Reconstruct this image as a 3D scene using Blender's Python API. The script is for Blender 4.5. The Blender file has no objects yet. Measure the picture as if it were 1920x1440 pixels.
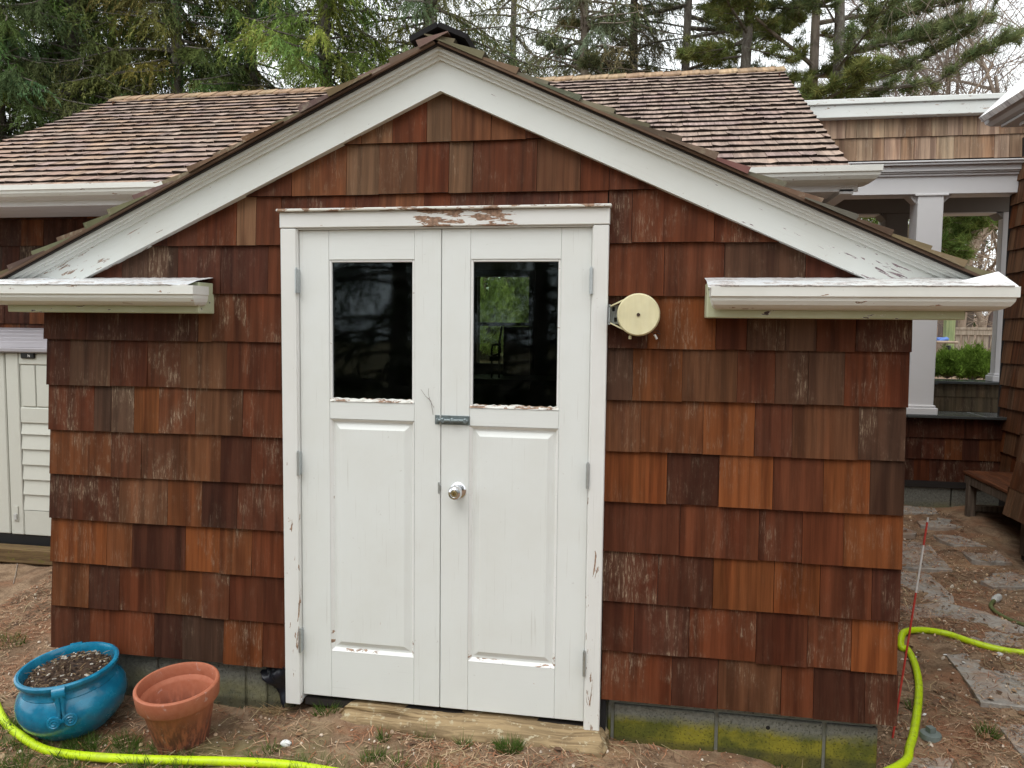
import bpy, math, random
import numpy as np
from mathutils import Vector, Matrix, noise as mnoise

# ------------------------------------------------------------------ camera, sky, sun, exposure
SC = bpy.context.scene
COL = SC.collection
CAM = np.array([0.7736, -2.8557, 1.5928])
YAW, PITCH, ROLL, FPX = math.radians(9.941), math.radians(4.262), math.radians(0.627), 1443.0
_f = np.array([-math.sin(YAW)*math.cos(PITCH), math.cos(YAW)*math.cos(PITCH), -math.sin(PITCH)])
_r0 = np.array([math.cos(YAW), math.sin(YAW), 0.0]); _u0 = np.cross(_r0, _f)
_c, _s = math.cos(ROLL), math.sin(ROLL)
_r, _u = _c*_r0+_s*_u0, -_s*_r0+_c*_u0
cd = bpy.data.cameras.new('camera'); cam = bpy.data.objects.new('camera', cd); COL.objects.link(cam)
cd.sensor_width = 36.0; cd.lens = FPX/1920*36.0; cd.clip_start = 0.05; cd.clip_end = 400
cam.matrix_world = Matrix(((_r[0], _u[0], -_f[0], CAM[0]), (_r[1], _u[1], -_f[1], CAM[1]), (_r[2], _u[2], -_f[2], CAM[2]), (0, 0, 0, 1)))
SC.camera = cam

SUN_EL, SUN_AZ = math.radians(58), math.radians(200)
W = bpy.data.worlds.new('World'); SC.world = W; W.use_nodes = True
wn = W.node_tree; wn.nodes.clear()
sky = wn.nodes.new('ShaderNodeTexSky'); sky.sky_type = 'NISHITA'; sky.sun_disc = False
sky.sun_elevation = SUN_EL; sky.sun_rotation = SUN_AZ; sky.air_density = 1.0; sky.dust_density = 4.0
mul = wn.nodes.new('ShaderNodeMixRGB'); mul.blend_type = 'MIX'; mul.inputs[0].default_value = 0.88
mul.inputs[2].default_value = (12.3, 12.8, 12.9, 1)          # the overcast layer that covers the blue sky
bg = wn.nodes.new('ShaderNodeBackground'); bg.inputs[1].default_value = 0.10
wo = wn.nodes.new('ShaderNodeOutputWorld')
wn.links.new(sky.outputs[0], mul.inputs[1]); wn.links.new(mul.outputs[0], bg.inputs[0]); wn.links.new(bg.outputs[0], wo.inputs[0])
sd = bpy.data.lights.new('sun', 'SUN'); sd.energy = 0.9; sd.angle = math.radians(40); sd.color = (1.0, 0.985, 0.95)
sun = bpy.data.objects.new('sun', sd); COL.objects.link(sun)
sun.rotation_euler = Vector((math.sin(SUN_AZ)*math.cos(SUN_EL), math.cos(SUN_AZ)*math.cos(SUN_EL), math.sin(SUN_EL))).to_track_quat('Z', 'Y').to_euler()
vs = SC.view_settings; vs.view_transform = 'Standard'; vs.look = 'None'; vs.exposure = 0.58; vs.gamma = 1.0
vs.use_curve_mapping = False
SC.cycles.max_bounces = 8; SC.cycles.transparent_max_bounces = 12

rng = np.random.default_rng(7); R = random.Random(11)

def at(px, py, X=None, Y=None, Z=None):
    """world point seen at photo pixel (1920x1440) on the plane X=, Y= or Z="""
    d = _f+(px-960)/FPX*_r-(py-720)/FPX*_u
    t = (X-CAM[0])/d[0] if X is not None else (Y-CAM[1])/d[1] if Y is not None else (Z-CAM[2])/d[2]
    return CAM+t*d

# ------------------------------------------------------------------ object helpers
def tag(o, label=None, cat=None, group=None, kind=None):
    if label: o['label'] = label
    if cat: o['category'] = cat
    if group: o['group'] = group
    if kind: o['kind'] = kind
    return o

def empty(name, loc=(0, 0, 0), parent=None):
    o = bpy.data.objects.new(name, None); COL.objects.link(o); o.empty_display_size = 0.1
    if parent: setpar(o, parent)
    o.location = loc; WL[o.name] = Vector(loc); return o
WL = {}                                                     # world locations of parents (no rotations used)
def setpar(o, p):
    o.parent = p; o.matrix_parent_inverse = Matrix.Translation(-WL[p.name])

class MB:
    """collects geometry, then links it as one mesh object"""
    def __init__(s): s.v = []; s.f = []; s.t = []; s.sd = []; s.n = 0; s.m = []; s.cur = 0; s.V = []; s.Fq = []
    def add(s, verts, faces, tint=(1, 1, 1, 0), seed=0.0):
        b = s.n; s.v.extend([tuple(p) for p in verts]); s.n += len(verts)
        s.f.extend([tuple(i+b for i in f) for f in faces]); s.m.extend([s.cur]*len(faces))
        s.t.extend([tint]*len(verts)); s.sd.extend([seed]*len(verts)); return s
    def box(s, x0, x1, y0, y1, z0, z1, bev=0.0, **k):
        if bev <= 0:
            v = [(x, y, z) for z in (z0, z1) for y in (y0, y1) for x in (x0, x1)]
            return s.add(v, [(0, 2, 3, 1), (4, 5, 7, 6), (0, 1, 5, 4), (2, 6, 7, 3), (0, 4, 6, 2), (1, 3, 7, 5)], **k)
        b = min(bev, (x1-x0)/2.01, (y1-y0)/2.01, (z1-z0)/2.01); v = []; idx = {}
        for ix in (0, 1):
            for iy in (0, 1):
                for iz in (0, 1):
                    X, Y, Z = (x0, x1)[ix], (y0, y1)[iy], (z0, z1)[iz]; sx, sy, sz = (b, -b)[ix], (b, -b)[iy], (b, -b)[iz]
                    for a, p in enumerate(((X, Y+sy, Z+sz), (X+sx, Y, Z+sz), (X+sx, Y+sy, Z))):
                        idx[(ix, iy, iz, a)] = len(v); v.append(p)
        F = []; g = lambda *q: idx[q]
        for i in (0, 1):
            F.append([g(i, 0, 0, 0), g(i, 1, 0, 0), g(i, 1, 1, 0), g(i, 0, 1, 0)][::(-1 if i == 0 else 1)])
            F.append([g(0, i, 0, 1), g(1, i, 0, 1), g(1, i, 1, 1), g(0, i, 1, 1)][::(1 if i == 0 else -1)])
            F.append([g(0, 0, i, 2), g(1, 0, i, 2), g(1, 1, i, 2), g(0, 1, i, 2)][::(-1 if i == 0 else 1)])
        for i in (0, 1):
            for j in (0, 1):
                F.append([g(0, i, j, 1), g(1, i, j, 1), g(1, i, j, 2), g(0, i, j, 2)][::(1 if i != j else -1)])
                F.append([g(i, 0, j, 0), g(i, 1, j, 0), g(i, 1, j, 2), g(i, 0, j, 2)][::(-1 if i != j else 1)])
                F.append([g(i, j, 0, 0), g(i, j, 1, 0), g(i, j, 1, 1), g(i, j, 0, 1)][::(1 if i != j else -1)])
                for q in (0, 1): F.append([g(i, j, q, 0), g(i, j, q, 1), g(i, j, q, 2)][::(1 if (i+j+q) % 2 else -1)])
        return s.add(v, F, **k)
    def obox(s, c, ax, ay, az, hx, hy, hz, **k):
        c = Vector(c); ax, ay, az = Vector(ax).normalized()*hx, Vector(ay).normalized()*hy, Vector(az).normalized()*hz
        v = [c+ax*i+ay*j+az*l for l in (-1, 1) for j in (-1, 1) for i in (-1, 1)]
        return s.add(v, [(0, 2, 3, 1), (4, 5, 7, 6), (0, 1, 5, 4), (2, 6, 7, 3), (0, 4, 6, 2), (1, 3, 7, 5)], **k)
    def tube(s, pts, rad, n=8, caps=True, **k):
        pts = [Vector(p) for p in pts]; m = len(pts)
        if not hasattr(rad, '__len__'): rad = [rad]*m
        V = []; up = Vector((0, 0, 1)); prev = None
        for i, p in enumerate(pts):
            d = (pts[min(i+1, m-1)]-pts[max(i-1, 0)])
            d = d.normalized() if d.length > 1e-9 else Vector((0, 0, 1))
            if prev is None:
                a = d.cross(up if abs(d.z) < .9 else Vector((1, 0, 0))).normalized()
            else: a = (prev-d*prev.dot(d)).normalized()
            prev = a; b = d.cross(a)
            for j in range(n):
                t = 2*math.pi*j/n; V.append(p+(a*math.cos(t)+b*math.sin(t))*rad[i])
        F = []
        for i in range(m-1):
            for j in range(n):
                k2 = (j+1) % n; F.append((i*n+j, i*n+k2, (i+1)*n+k2, (i+1)*n+j))
        if caps: F.append(tuple(range(n))[::-1]); F.append(tuple((m-1)*n+j for j in range(n)))
        return s.add(V, F, **k)
    def lathe(s, prof, c=(0, 0, 0), n=40, M=None, **k):
        V = []; F = []; m = len(prof)
        for r_, z_ in prof:
            for j in range(n):
                t = 2*math.pi*j/n; V.append(Vector((r_*math.cos(t), r_*math.sin(t), z_)))
        for i in range(m-1):
            for j in range(n):
                k2 = (j+1) % n; F.append((i*n+j, i*n+k2, (i+1)*n+k2, (i+1)*n+j))
        if M is not None: V = [M @ p for p in V]
        c = Vector(c); return s.add([p+c for p in V], F, **k)
    def prism(s, poly, frame, n0, n1, **k):
        """poly [(u,v)] extruded along frame normal from n0 (back) to n1 (front)"""
        O, U, V, N = [Vector(a) for a in frame]; m = len(poly)
        f = [O+U*u+V*v+N*n1 for u, v in poly]; b = [O+U*u+V*v+N*n0 for u, v in poly]
        F = [tuple(range(m)), tuple(range(2*m-1, m-1, -1))]+[(i, i+m, (i+1) % m+m, (i+1) % m) for i in range(m)]
        return s.add(f+b, F, **k)
    def build(s, name, mat, parent=None, smooth=False, origin=None):
        me = bpy.data.meshes.new(name); A = np.array(s.v, dtype=np.float64).reshape(-1, 3)
        if origin is None:
            mn, mx = A.min(0), A.max(0); origin = ((mn[0]+mx[0])/2, (mn[1]+mx[1])/2, mn[2])
        o_ = np.array(origin, dtype=np.float64)
        me.from_pydata((A-o_).tolist(), [], s.f)
        mats = mat if isinstance(mat, (list, tuple)) else [mat]
        for q in mats: me.materials.append(q)
        if len(mats) > 1: me.polygons.foreach_set('material_index', s.m)
        c = me.color_attributes.new('tint', 'FLOAT_COLOR', 'POINT'); c.data.foreach_set('color', np.array(s.t, dtype=np.float32).ravel())
        a = me.attributes.new('seed', 'FLOAT', 'POINT'); a.data.foreach_set('value', np.array(s.sd, dtype=np.float32))
        if smooth:
            me.polygons.foreach_set('use_smooth', [True]*len(me.polygons))
            if smooth != 'all':
                try: me.set_sharp_from_angle(angle=math.radians(smooth if smooth is not True else 35))
                except Exception: pass
        o = bpy.data.objects.new(name, me); COL.objects.link(o)
        if parent: setpar(o, parent)
        o.location = origin; WL[o.name] = Vector(origin); return o

def quick(name, V, F, mat, parent=None, tint=None, origin=(0, 0, 0), smooth=False):
    """numpy triangles/quads (equal corner count) to an object"""
    me = bpy.data.meshes.new(name); V = np.asarray(V, dtype=np.float32)-np.array(origin, dtype=np.float32); F = np.asarray(F, dtype=np.int32); k = F.shape[1]
    me.vertices.add(len(V)); me.vertices.foreach_set('co', V.ravel())
    me.loops.add(F.size); me.loops.foreach_set('vertex_index', F.ravel())
    me.polygons.add(len(F)); me.polygons.foreach_set('loop_start', np.arange(len(F), dtype=np.int32)*k)
    try: me.polygons.foreach_set('loop_total', np.full(len(F), k, dtype=np.int32))
    except Exception: pass
    me.update(calc_edges=True); me.validate()
    if smooth: me.polygons.foreach_set('use_smooth', [True]*len(me.polygons))
    me.materials.append(mat)
    if tint is not None:
        c = me.color_attributes.new('tint', 'FLOAT_COLOR', 'POINT'); c.data.foreach_set('color', np.asarray(tint, dtype=np.float32).ravel())
    o = bpy.data.objects.new(name, me); COL.objects.link(o)
    if parent: setpar(o, parent)
    o.location = origin; WL[o.name] = Vector(origin); return o

# ------------------------------------------------------------------ materials
class NT:
    def __init__(s, name):
        s.m = bpy.data.materials.new(name); s.m.use_nodes = True; s.t = s.m.node_tree; s.t.nodes.clear()
        s.out = s.n('ShaderNodeOutputMaterial'); s.b = s.n('ShaderNodeBsdfPrincipled'); s.l(s.b.outputs[0], s.out.inputs[0])
    def n(s, t, **k):
        x = s.t.nodes.new(t)
        for a, v in k.items(): setattr(x, a, v)
        return x
    def l(s, a, b): s.t.links.new(a, b)
    def put(s, v, sock):
        if hasattr(v, 'node'): s.l(v, sock)
        else:
            if hasattr(sock.default_value, '__len__') and not hasattr(v, '__len__'): v = (v, v, v, 1)[:len(sock.default_value)]
            if hasattr(v, '__len__') and len(v) == 3 and len(sock.default_value) == 4: v = (*v, 1)
            sock.default_value = v
    def math(s, op, a, b=0.0, c=None, clamp=False):
        x = s.n('ShaderNodeMath', operation=op); x.use_clamp = clamp; s.put(a, x.inputs[0]); s.put(b, x.inputs[1])
        if c is not None: s.put(c, x.inputs[2])
        return x.outputs[0]
    def mix(s, f, a, b, mode='MIX'):
        x = s.n('ShaderNodeMixRGB', blend_type=mode); s.put(f, x.inputs[0]); s.put(a, x.inputs[1]); s.put(b, x.inputs[2]); return x.outputs[0]
    def pos(s): return s.n('ShaderNodeNewGeometry').outputs['Position']
    def map(s, v, sc, off=None):
        x = s.n('ShaderNodeVectorMath', operation='MULTIPLY'); s.l(v, x.inputs[0]); x.inputs[1].default_value = sc; o = x.outputs[0]
        if off is not None:
            y = s.n('ShaderNodeVectorMath', operation='ADD'); s.l(o, y.inputs[0]); s.put(off, y.inputs[1]); o = y.outputs[0]
        return o
    def noise(s, v, scale=1.0, detail=4.0, rough=.55, dist=0.0):
        x = s.n('ShaderNodeTexNoise'); s.l(v, x.inputs['Vector']); x.inputs['Scale'].default_value = scale
        x.inputs['Detail'].default_value = detail; x.inputs['Roughness'].default_value = rough; x.inputs['Distortion'].default_value = dist
        return x.outputs[0]
    def ramp(s, v, a, b, c0=0.0, c1=1.0):
        x = s.n('ShaderNodeMapRange'); x.interpolation_type = 'SMOOTHSTEP'; s.l(v, x.inputs[0])
        x.inputs[1].default_value = a; x.inputs[2].default_value = b; x.inputs[3].default_value = c0; x.inputs[4].default_value = c1; return x.outputs[0]
    def attr(s, name, which='Color'):
        x = s.n('ShaderNodeAttribute', attribute_name=name); return x.outputs[which]
    def sep(s, v):
        x = s.n('ShaderNodeSeparateXYZ'); s.l(v, x.inputs[0]); return x.outputs
    def bump(s, h, strength=.4, dist=.002):
        x = s.n('ShaderNodeBump'); x.inputs['Strength'].default_value = strength; x.inputs['Distance'].default_value = dist
        s.l(h, x.inputs['Height']); s.l(x.outputs[0], s.b.inputs['Normal'])
    def fin(s, col, rough=.7, spec=.3, metal=0.0):
        s.put(col, s.b.inputs['Base Color']); s.put(rough, s.b.inputs['Roughness'])
        s.put(spec, s.b.inputs['Specular IOR Level']); s.put(metal, s.b.inputs['Metallic']); return s.m

def _rot(self, v, ang):
    x = self.n('ShaderNodeVectorRotate', rotation_type='Y_AXIS'); self.l(v, x.inputs['Vector']); x.inputs['Angle'].default_value = ang; return x.outputs[0]
NT.rotate = _rot

def seeded(t, v):
    sd_ = t.attr('seed', 'Fac'); c = t.n('ShaderNodeCombineXYZ'); m = t.math('MULTIPLY', sd_, 37.0); m2 = t.math('MULTIPLY', sd_, 71.3)
    t.l(m, c.inputs[0]); t.l(m2, c.inputs[1]); t.l(m, c.inputs[2]); x = t.n('ShaderNodeVectorMath', operation='ADD'); t.l(v, x.inputs[0]); t.l(c.outputs[0], x.inputs[1]); return x.outputs[0]

def shingle_mat(name, axis='x', weather=(.36, .27, .19), rough=.62, contrast=1.0):
    t = NT(name); p = seeded(t, t.pos())
    S = (lambda a, b: (a, b, b)) if axis == 'x' else (lambda a, b: (b, a, b))
    fine = t.noise(t.map(p, S(230, 9)), 1, 3, .65); mid = t.noise(t.map(p, S(34, 1.2)), 1, 4, .6, .15)
    broad = t.noise(t.map(p, S(13, .9)), 1, 3, .5, .1); blot = t.noise(t.map(p, S(9, 6)), 1, 5, .7)
    tint = t.attr('tint'); al = t.attr('tint', 'Alpha')
    v = t.math('ADD', t.ramp(mid, .3, .72, .68, 1.28), t.math('MULTIPLY', t.math('SUBTRACT', fine, .5), .55*contrast))
    c = t.mix(1, tint, v, 'MULTIPLY')
    c = t.mix(t.ramp(broad, .53, .62, 0, .55*contrast), c, t.mix(1, c, (.45, .38, .40), 'MULTIPLY'))      # darker heartwood bands
    c = t.mix(t.ramp(t.noise(t.map(p, S(7, 1.5), (9, 2, 5)), 1, 2), .5, .75, 0, .4*contrast), c, t.mix(1, c, (1.6, 1.25, 1.0), 'MULTIPLY'))
    fl = t.noise(t.map(p, S(150, 15), (3, 7, 1)), 1, 6, .75, .9)
    wm = t.math('MULTIPLY', t.ramp(fl, .50, .62), t.ramp(blot, .46, .66)); wm = t.math('MULTIPLY', wm, t.math('MULTIPLY', al, .72), clamp=True)
    wash = t.math('MULTIPLY', t.ramp(blot, .38, .7), t.math('MULTIPLY', al, .22)); c = t.mix(wash, c, (.15, .095, .062))
    c = t.mix(wm, c, weather)
    h = t.math('ADD', t.math('MULTIPLY', fine, .7), t.math('MULTIPLY', mid, .6)); t.bump(h, .45, .0022)
    return t.fin(c, t.ramp(fine, .3, .7, rough-.12, rough+.15), .10)

def paint_mat(name, base=(.76, .765, .75), axis='z', peel=0.0, peel_mask=None, grime=.25, rough=.5, peelcol=(.20, .13, .09), lines=.35, peel_ax=None, green=0.0):
    t = NT(name); p = t.pos(); o = t.sep(p)
    S = {'z': (160, 160, 3.5), 'x': (3.5, 160, 160), 'r': (3.5, 160, 160), 'i': (7, 7, 7), 'y': (160, 3.5, 160)}[axis]
    g = t.noise(t.map(t.rotate(p, peel_ax) if peel_ax else p, S), 1, 3, .6); big = t.noise(p, 3.1, 4, .6); sp = t.noise(t.map(p, (1, 1, 1), (4, 4, 4)), 55, 3, .6)
    c = t.mix(t.ramp(big, .35, .75, 0, grime), base, (.63, .62, .565))
    c = t.mix(t.ramp(g, .62, .74, 0, lines), c, (.50, .485, .45))
    c = t.mix(t.ramp(sp, .70, .76, 0, .5*grime+.1), c, (.33, .30, .25))
    if green: c = t.mix(t.ramp(big, .25, .6, green*.5, green), c, (.44, .47, .27))
    h = t.math('MULTIPLY', g, .5)
    if peel > 0 or peel_mask is not None:
        q = t.map(p, {'z': (50, 50, 9), 'x': (13, 40, 60), 'r': (22, 22, 22), 'i': (20, 20, 20), 'y': (50, 9, 50)}[axis])
        if peel_ax: q = t.map(t.rotate(p, peel_ax), (10, 40, 75))
        pn = t.noise(q, 1, 5, .62, .5)
        th = t.math('SUBTRACT', .80, t.math('MULTIPLY', peel_mask(t, o) if peel_mask else 1.0, .8*(peel if peel else 1)))
        d = t.math('SUBTRACT', pn, th); m = t.ramp(d, 0, .012); edge = t.ramp(d, -.02, 0)
        c = t.mix(edge, c, (.80, .80, .78)); pv = t.noise(t.map(p, (90, 90, 90)), 1, 3)
        c = t.mix(m, c, t.mix(t.ramp(pv, .3, .7), peelcol, tuple(min(1, a*2.1) for a in peelcol)))
        h = t.math('SUBTRACT', h, t.math('MULTIPLY', m, 1.5))
    t.bump(h, .35, .0018); return t.fin(c, rough, .35)

def flat_mat(name, col, rough=.6, spec=.4, metal=0.0, var=.25, scale=30, bump=.15, spots=None):
    t = NT(name); p = t.pos(); n = t.noise(p, scale, 4, .6); n2 = t.noise(p, scale*.17, 3)
    c = t.mix(t.ramp(n, .3, .7, 0, var), col, tuple(a*.55 for a in col)); c = t.mix(t.ramp(n2, .35, .7, 0, var), c, tuple(min(1, a*1.35) for a in col))
    if spots: c = t.mix(t.ramp(t.noise(p, scale*2.3, 3), .66, .72), c, spots)
    t.bump(n, bump, .002); return t.fin(c, rough, spec, metal)

def grain_mat(name, col, dark, axis='x', rough=.75, sc=60, spots=None):
    t = NT(name); p = seeded(t, t.pos()); S = {'x': (3, sc, sc), 'y': (sc, 3, sc), 'z': (sc, sc, 3)}[axis]
    a = t.noise(t.map(p, S), 1, 5, .65, .8); b = t.noise(p, 4, 4, .6)
    c = t.mix(t.ramp(a, .32, .66), dark, col); c = t.mix(t.ramp(b, .4, .7, 0, .45), c, tuple(x*.6 for x in col))
    if spots: c = t.mix(t.ramp(t.noise(p, 30, 4, .7), .56, .64, 0, .85), c, spots)
    t.bump(a, .6, .003); return t.fin(c, rough, .2)

M = {}
M['cedar'] = shingle_mat('cedar_siding')
M['cedar_side'] = shingle_mat('cedar_siding_side', 'y')
M['cedar_pale'] = shingle_mat('weathered_cedar', 'x', (.50, .42, .33), .8)
M['cedar_roof'] = shingle_mat('roof_cedar', 'x', (.50, .40, .33), .72, .38)
M['cedar_edge'] = shingle_mat('roof_cedar_edge', 'y', (.40, .36, .27), .85, .9)
M['door'] = paint_mat('door_paint', (.745, .765, .75), 'z', grime=.28, peel=.06, lines=.45)
M['door_rail'] = paint_mat('door_rail_paint', (.745, .765, .75), 'x', grime=.12, peel=.10, lines=.2)
def mk_panel(t, o): return t.ramp(o[2], .36, .30)
M['door_edge'] = paint_mat('door_moulding_paint', (.80, .80, .79), 'x', peel=1.0, peel_mask=lambda t, o: t.ramp(o[2], .40, .33, .14, .26), grime=.3)
M['putty'] = paint_mat('flaking_putty', (.74, .73, .68), 'x', peel=.34, grime=.6)
M['casing'] = paint_mat('casing_paint', (.76, .76, .745), 'z', peel=1.0, peel_mask=lambda t, o: t.ramp(o[2], 1.2, .3, .14, .24), grime=.3)
def mk_head(t, o):
    a = t.ramp(o[0], -.14, -.06); b = t.ramp(o[0], .34, .25); return t.math('ADD', .10, t.math('MULTIPLY', t.math('MULTIPLY', a, b), .26))
M['head'] = paint_mat('head_casing_paint', (.76, .76, .745), 'x', peel=1.0, peel_mask=mk_head, grime=.3, peelcol=(.20, .125, .085))
def mk_rake(t, o):
    ax = t.math('ABSOLUTE', o[0]); return t.ramp(ax, .7, 1.75, .10, .30)
M['rake_r'] = paint_mat('rake_paint_right', (.73, .755, .73), 'r', peel=1.0, peel_mask=mk_rake, peel_ax=-.4287, grime=.3, lines=.12, peelcol=(.16, .12, .13))
M['rake_l'] = paint_mat('rake_paint_left', (.73, .755, .73), 'r', peel=1.0, peel_mask=mk_rake, peel_ax=.4287, grime=.3, lines=.12, peelcol=(.20, .15, .12))
M['crown'] = paint_mat('moulding_paint', (.745, .765, .745), 'i', grime=.15, lines=0.0, peel=.14)
M['trim'] = paint_mat('trim_paint', (.735, .755, .73), 'x', grime=.35, peel=.2)
M['gutter'] = paint_mat('gutter_paint', (.76, .76, .72), 'x', grime=.5, peel=.17, lines=.1)
M['green_trim'] = paint_mat('mildewed_board', (.66, .68, .54), 'x', grime=.4, green=.75, peel=.2, peelcol=(.05, .035, .03))
M['flash'] = paint_mat('flaking_flashing', (.62, .64, .66), 'x', grime=.5, peel=.36, peelcol=(.30, .28, .27))
M['trim_grey'] = paint_mat('shaded_trim', (.70, .69, .70), 'x', grime=.2)
M['trim_b'] = paint_mat('breezeway_paint', (.72, .71, .72), 'x', grime=.15, lines=.1)
M['shade_taupe'] = flat_mat('shaded_taupe', (.25, .235, .22), .7, .2, var=.1, scale=8)  # shade inside the breezeway put into the colour of its inner faces
M['dark'] = flat_mat('dark_board', (.025, .02, .018), .9)
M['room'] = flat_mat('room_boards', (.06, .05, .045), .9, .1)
M['block'] = None
def block_mat(name, moss):
    t = NT(name); p = t.pos(); o = t.sep(p); n = t.noise(p, 60, 4, .7); b = t.noise(p, 9, 4, .6); g = t.noise(t.map(p, (4, 4, 9)), 1, 4, .6)
    c = t.mix(t.ramp(n, .3, .7), (.15, .15, .13), (.24, .235, .205))
    hgt = t.ramp(o[2], .15, .05)
    g = t.math('ADD', g, t.math('MULTIPLY', t.math('SUBTRACT', n, .5), .5)); mm = t.math('MULTIPLY', t.math('ADD', t.math('MULTIPLY', g, 1.2), t.math('SUBTRACT', hgt, .82)), moss*1.8, clamp=True)
    c = t.mix(mm, c, t.mix(t.ramp(b, .35, .65), (.10, .105, .022), (.25, .22, .028)))
    c = t.mix(t.ramp(o[2], .035, .01, 0, .6), c, (.05, .045, .03))
    pr_ = t.ramp(t.noise(p, 150, 3, .6), .60, .66); c = t.mix(t.math('MULTIPLY', pr_, .6), c, (.04, .04, .03)); t.bump(t.math('SUBTRACT', n, pr_), .9, .005); return t.fin(c, .9, .15)
M['block'] = block_mat('mossy_block', 1.0); M['block_dark'] = block_mat('dim_block', .25)
M['mortar'] = flat_mat('mortar', (.27, .27, .235), .95, .1, scale=80, bump=.5)
M['chrome'] = flat_mat('chrome', (.72, .72, .74), .13, .5, 1.0, var=.1, bump=.02)
M['brass'] = flat_mat('brass', (.55, .42, .2), .35, .5, 1.0, var=.1, bump=.02)
M['galv'] = flat_mat('galvanised_steel', (.50, .53, .54), .42, .5, .85, var=.3, scale=90, bump=.1)
M['steel'] = flat_mat('grey_bolt_steel', (.22, .26, .27), .45, .5, .6, var=.3, scale=90, bump=.1)
M['cream'] = grain_mat('cream_plastic', (.80, .74, .49), (.73, .66, .40), 'z', .42, 22)
M['black'] = flat_mat('black_plastic', (.012, .012, .013), .45, .4, var=.2)
M['tar'] = flat_mat('black_felt', (.018, .017, .018), .85, .2, var=.4, scale=60, bump=.6)
M['resin'] = flat_mat('resin_beige', (.58, .58, .52), .5, .35, var=.05, scale=200, bump=.06)
M['resin_lid'] = flat_mat('resin_lid', (.33, .31, .33), .45, .35, var=.2, scale=26, bump=.4)
M['slate'] = flat_mat('slate_cap', (.075, .08, .078), .18, .5, var=.4, scale=14, bump=.3)
M['glass'] = None
t = NT('door_glass'); t.t.nodes.remove(t.b)
gl = t.n('ShaderNodeBsdfGlossy'); gl.inputs['Roughness'].default_value = .035; gl.inputs['Color'].default_value = (.8, .88, 1, 1)
tr = t.n('ShaderNodeBsdfTransparent'); tr.inputs['Color'].default_value = (.80, .86, .78, 1)
fr = t.n('ShaderNodeFresnel'); fr.inputs[0].default_value = 1.38; mx = t.n('ShaderNodeMixShader')
du = t.n('ShaderNodeBsdfDiffuse'); du.inputs[0].default_value = (.10, .10, .09, 1); mx2 = t.n('ShaderNodeMixShader')
sm = t.noise(t.map(t.pos(), (6, 6, 9)), 1, 6, .75, 1.5); sc_ = t.ramp(sm, .5, .85, 0.0, .05); t.l(sc_, mx2.inputs[0])
t.l(fr.outputs[0], mx.inputs[0]); t.l(tr.outputs[0], mx.inputs[1]); t.l(gl.outputs[0], mx.inputs[2])
t.l(mx.outputs[0], mx2.inputs[1]); t.l(du.outputs[0], mx2.inputs[2]); t.l(mx2.outputs[0], t.out.inputs[0]); M['glass'] = t.m
M['terra'] = None
t = NT('terracotta'); p = t.pos(); o = t.sep(p); n = t.noise(p, 45, 5, .65); st = t.noise(t.map(p, (60, 60, 7)), 1, 4, .65)
c = t.mix(t.ramp(n, .3, .7, 0, .5), (.40, .125, .065), (.47, .18, .105))
lo = t.ramp(o[2], .17, .02); c = t.mix(t.math('MULTIPLY', lo, t.ramp(st, .35, .6), clamp=True), c, (.13, .05, .035))
c = t.mix(t.ramp(t.noise(p, 28, 5, .7, 1.0), .60, .70, 0, .55), c, (.52, .36, .32)); t.bump(n, .25, .002); M['terra'] = t.fin(c, .62, .35)
t = NT('turquoise_glaze'); p = t.pos(); o = t.sep(p); n = t.noise(p, 14, 4, .6)
c = t.mix(t.ramp(n, .35, .7), (.005, .15, .27), (.009, .22, .37)); c = t.mix(t.ramp(t.noise(t.map(p, (1, 1, 2)), 9, 4, .6), .5, .75, 0, .3), c, (.10, .17, .19))
c = t.mix(t.ramp(t.noise(p, 120, 2), .70, .73, 0, .6), c, (.03, .03, .025))
t.bump(n, .05, .002); M['blue'] = t.fin(c, t.ramp(n, .3, .7, .12, .30), .6)
t = NT('lime_hose'); p = t.pos(); c = t.mix(t.ramp(t.noise(p, 22, 5, .7), .48, .72, 0, .5), (.55, .74, .008), (.33, .40, .05)); c = t.mix(t.ramp(t.noise(p, 70, 4, .7), .60, .68, 0, .7), c, (.16, .15, .05)); M['hose'] = t.fin(c, .42, .4)
M['hose_old'] = flat_mat('olive_hose', (.12, .14, .05), .55, .35, var=.4, scale=60)
M['grey_plastic'] = flat_mat('pale_fitting', (.5, .5, .48), .6, .3, var=.3, scale=90)
M['cap'] = flat_mat('grey_green_cap', (.16, .19, .175), .6, .3, var=.3, scale=60)
M['red'] = flat_mat('red_marker', (.50, .05, .035), .5, .4, var=.2, scale=60); M['white'] = flat_mat('white_marker', (.66, .63, .60), .55, .4, var=.2, scale=60)
M['old_wood'] = grain_mat('rotting_plank', (.40, .29, .16), (.15, .10, .055), 'x', .85, 55, (.46, .40, .27))
M['bench'] = grain_mat('wet_bench_wood', (.20, .075, .035), (.07, .03, .018), 'y', .45, 50)
M['bench_g'] = grain_mat('grey_bench_wood', (.17, .13, .10), (.07, .05, .035), 'z', .75, 50)
M['timber'] = grain_mat('mossy_timber', (.19, .125, .06), (.08, .05, .025), 'x', .9, 40, (.14, .12, .03))
M['fence'] = grain_mat('grey_fence_wood', (.50, .42, .33), (.27, .21, .16), 'z', .9, 45)
M['post_green'] = grain_mat('algae_post', (.34, .38, .19), (.2, .25, .12), 'z', .85, 30)
M['slate_stone'] = None
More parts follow.
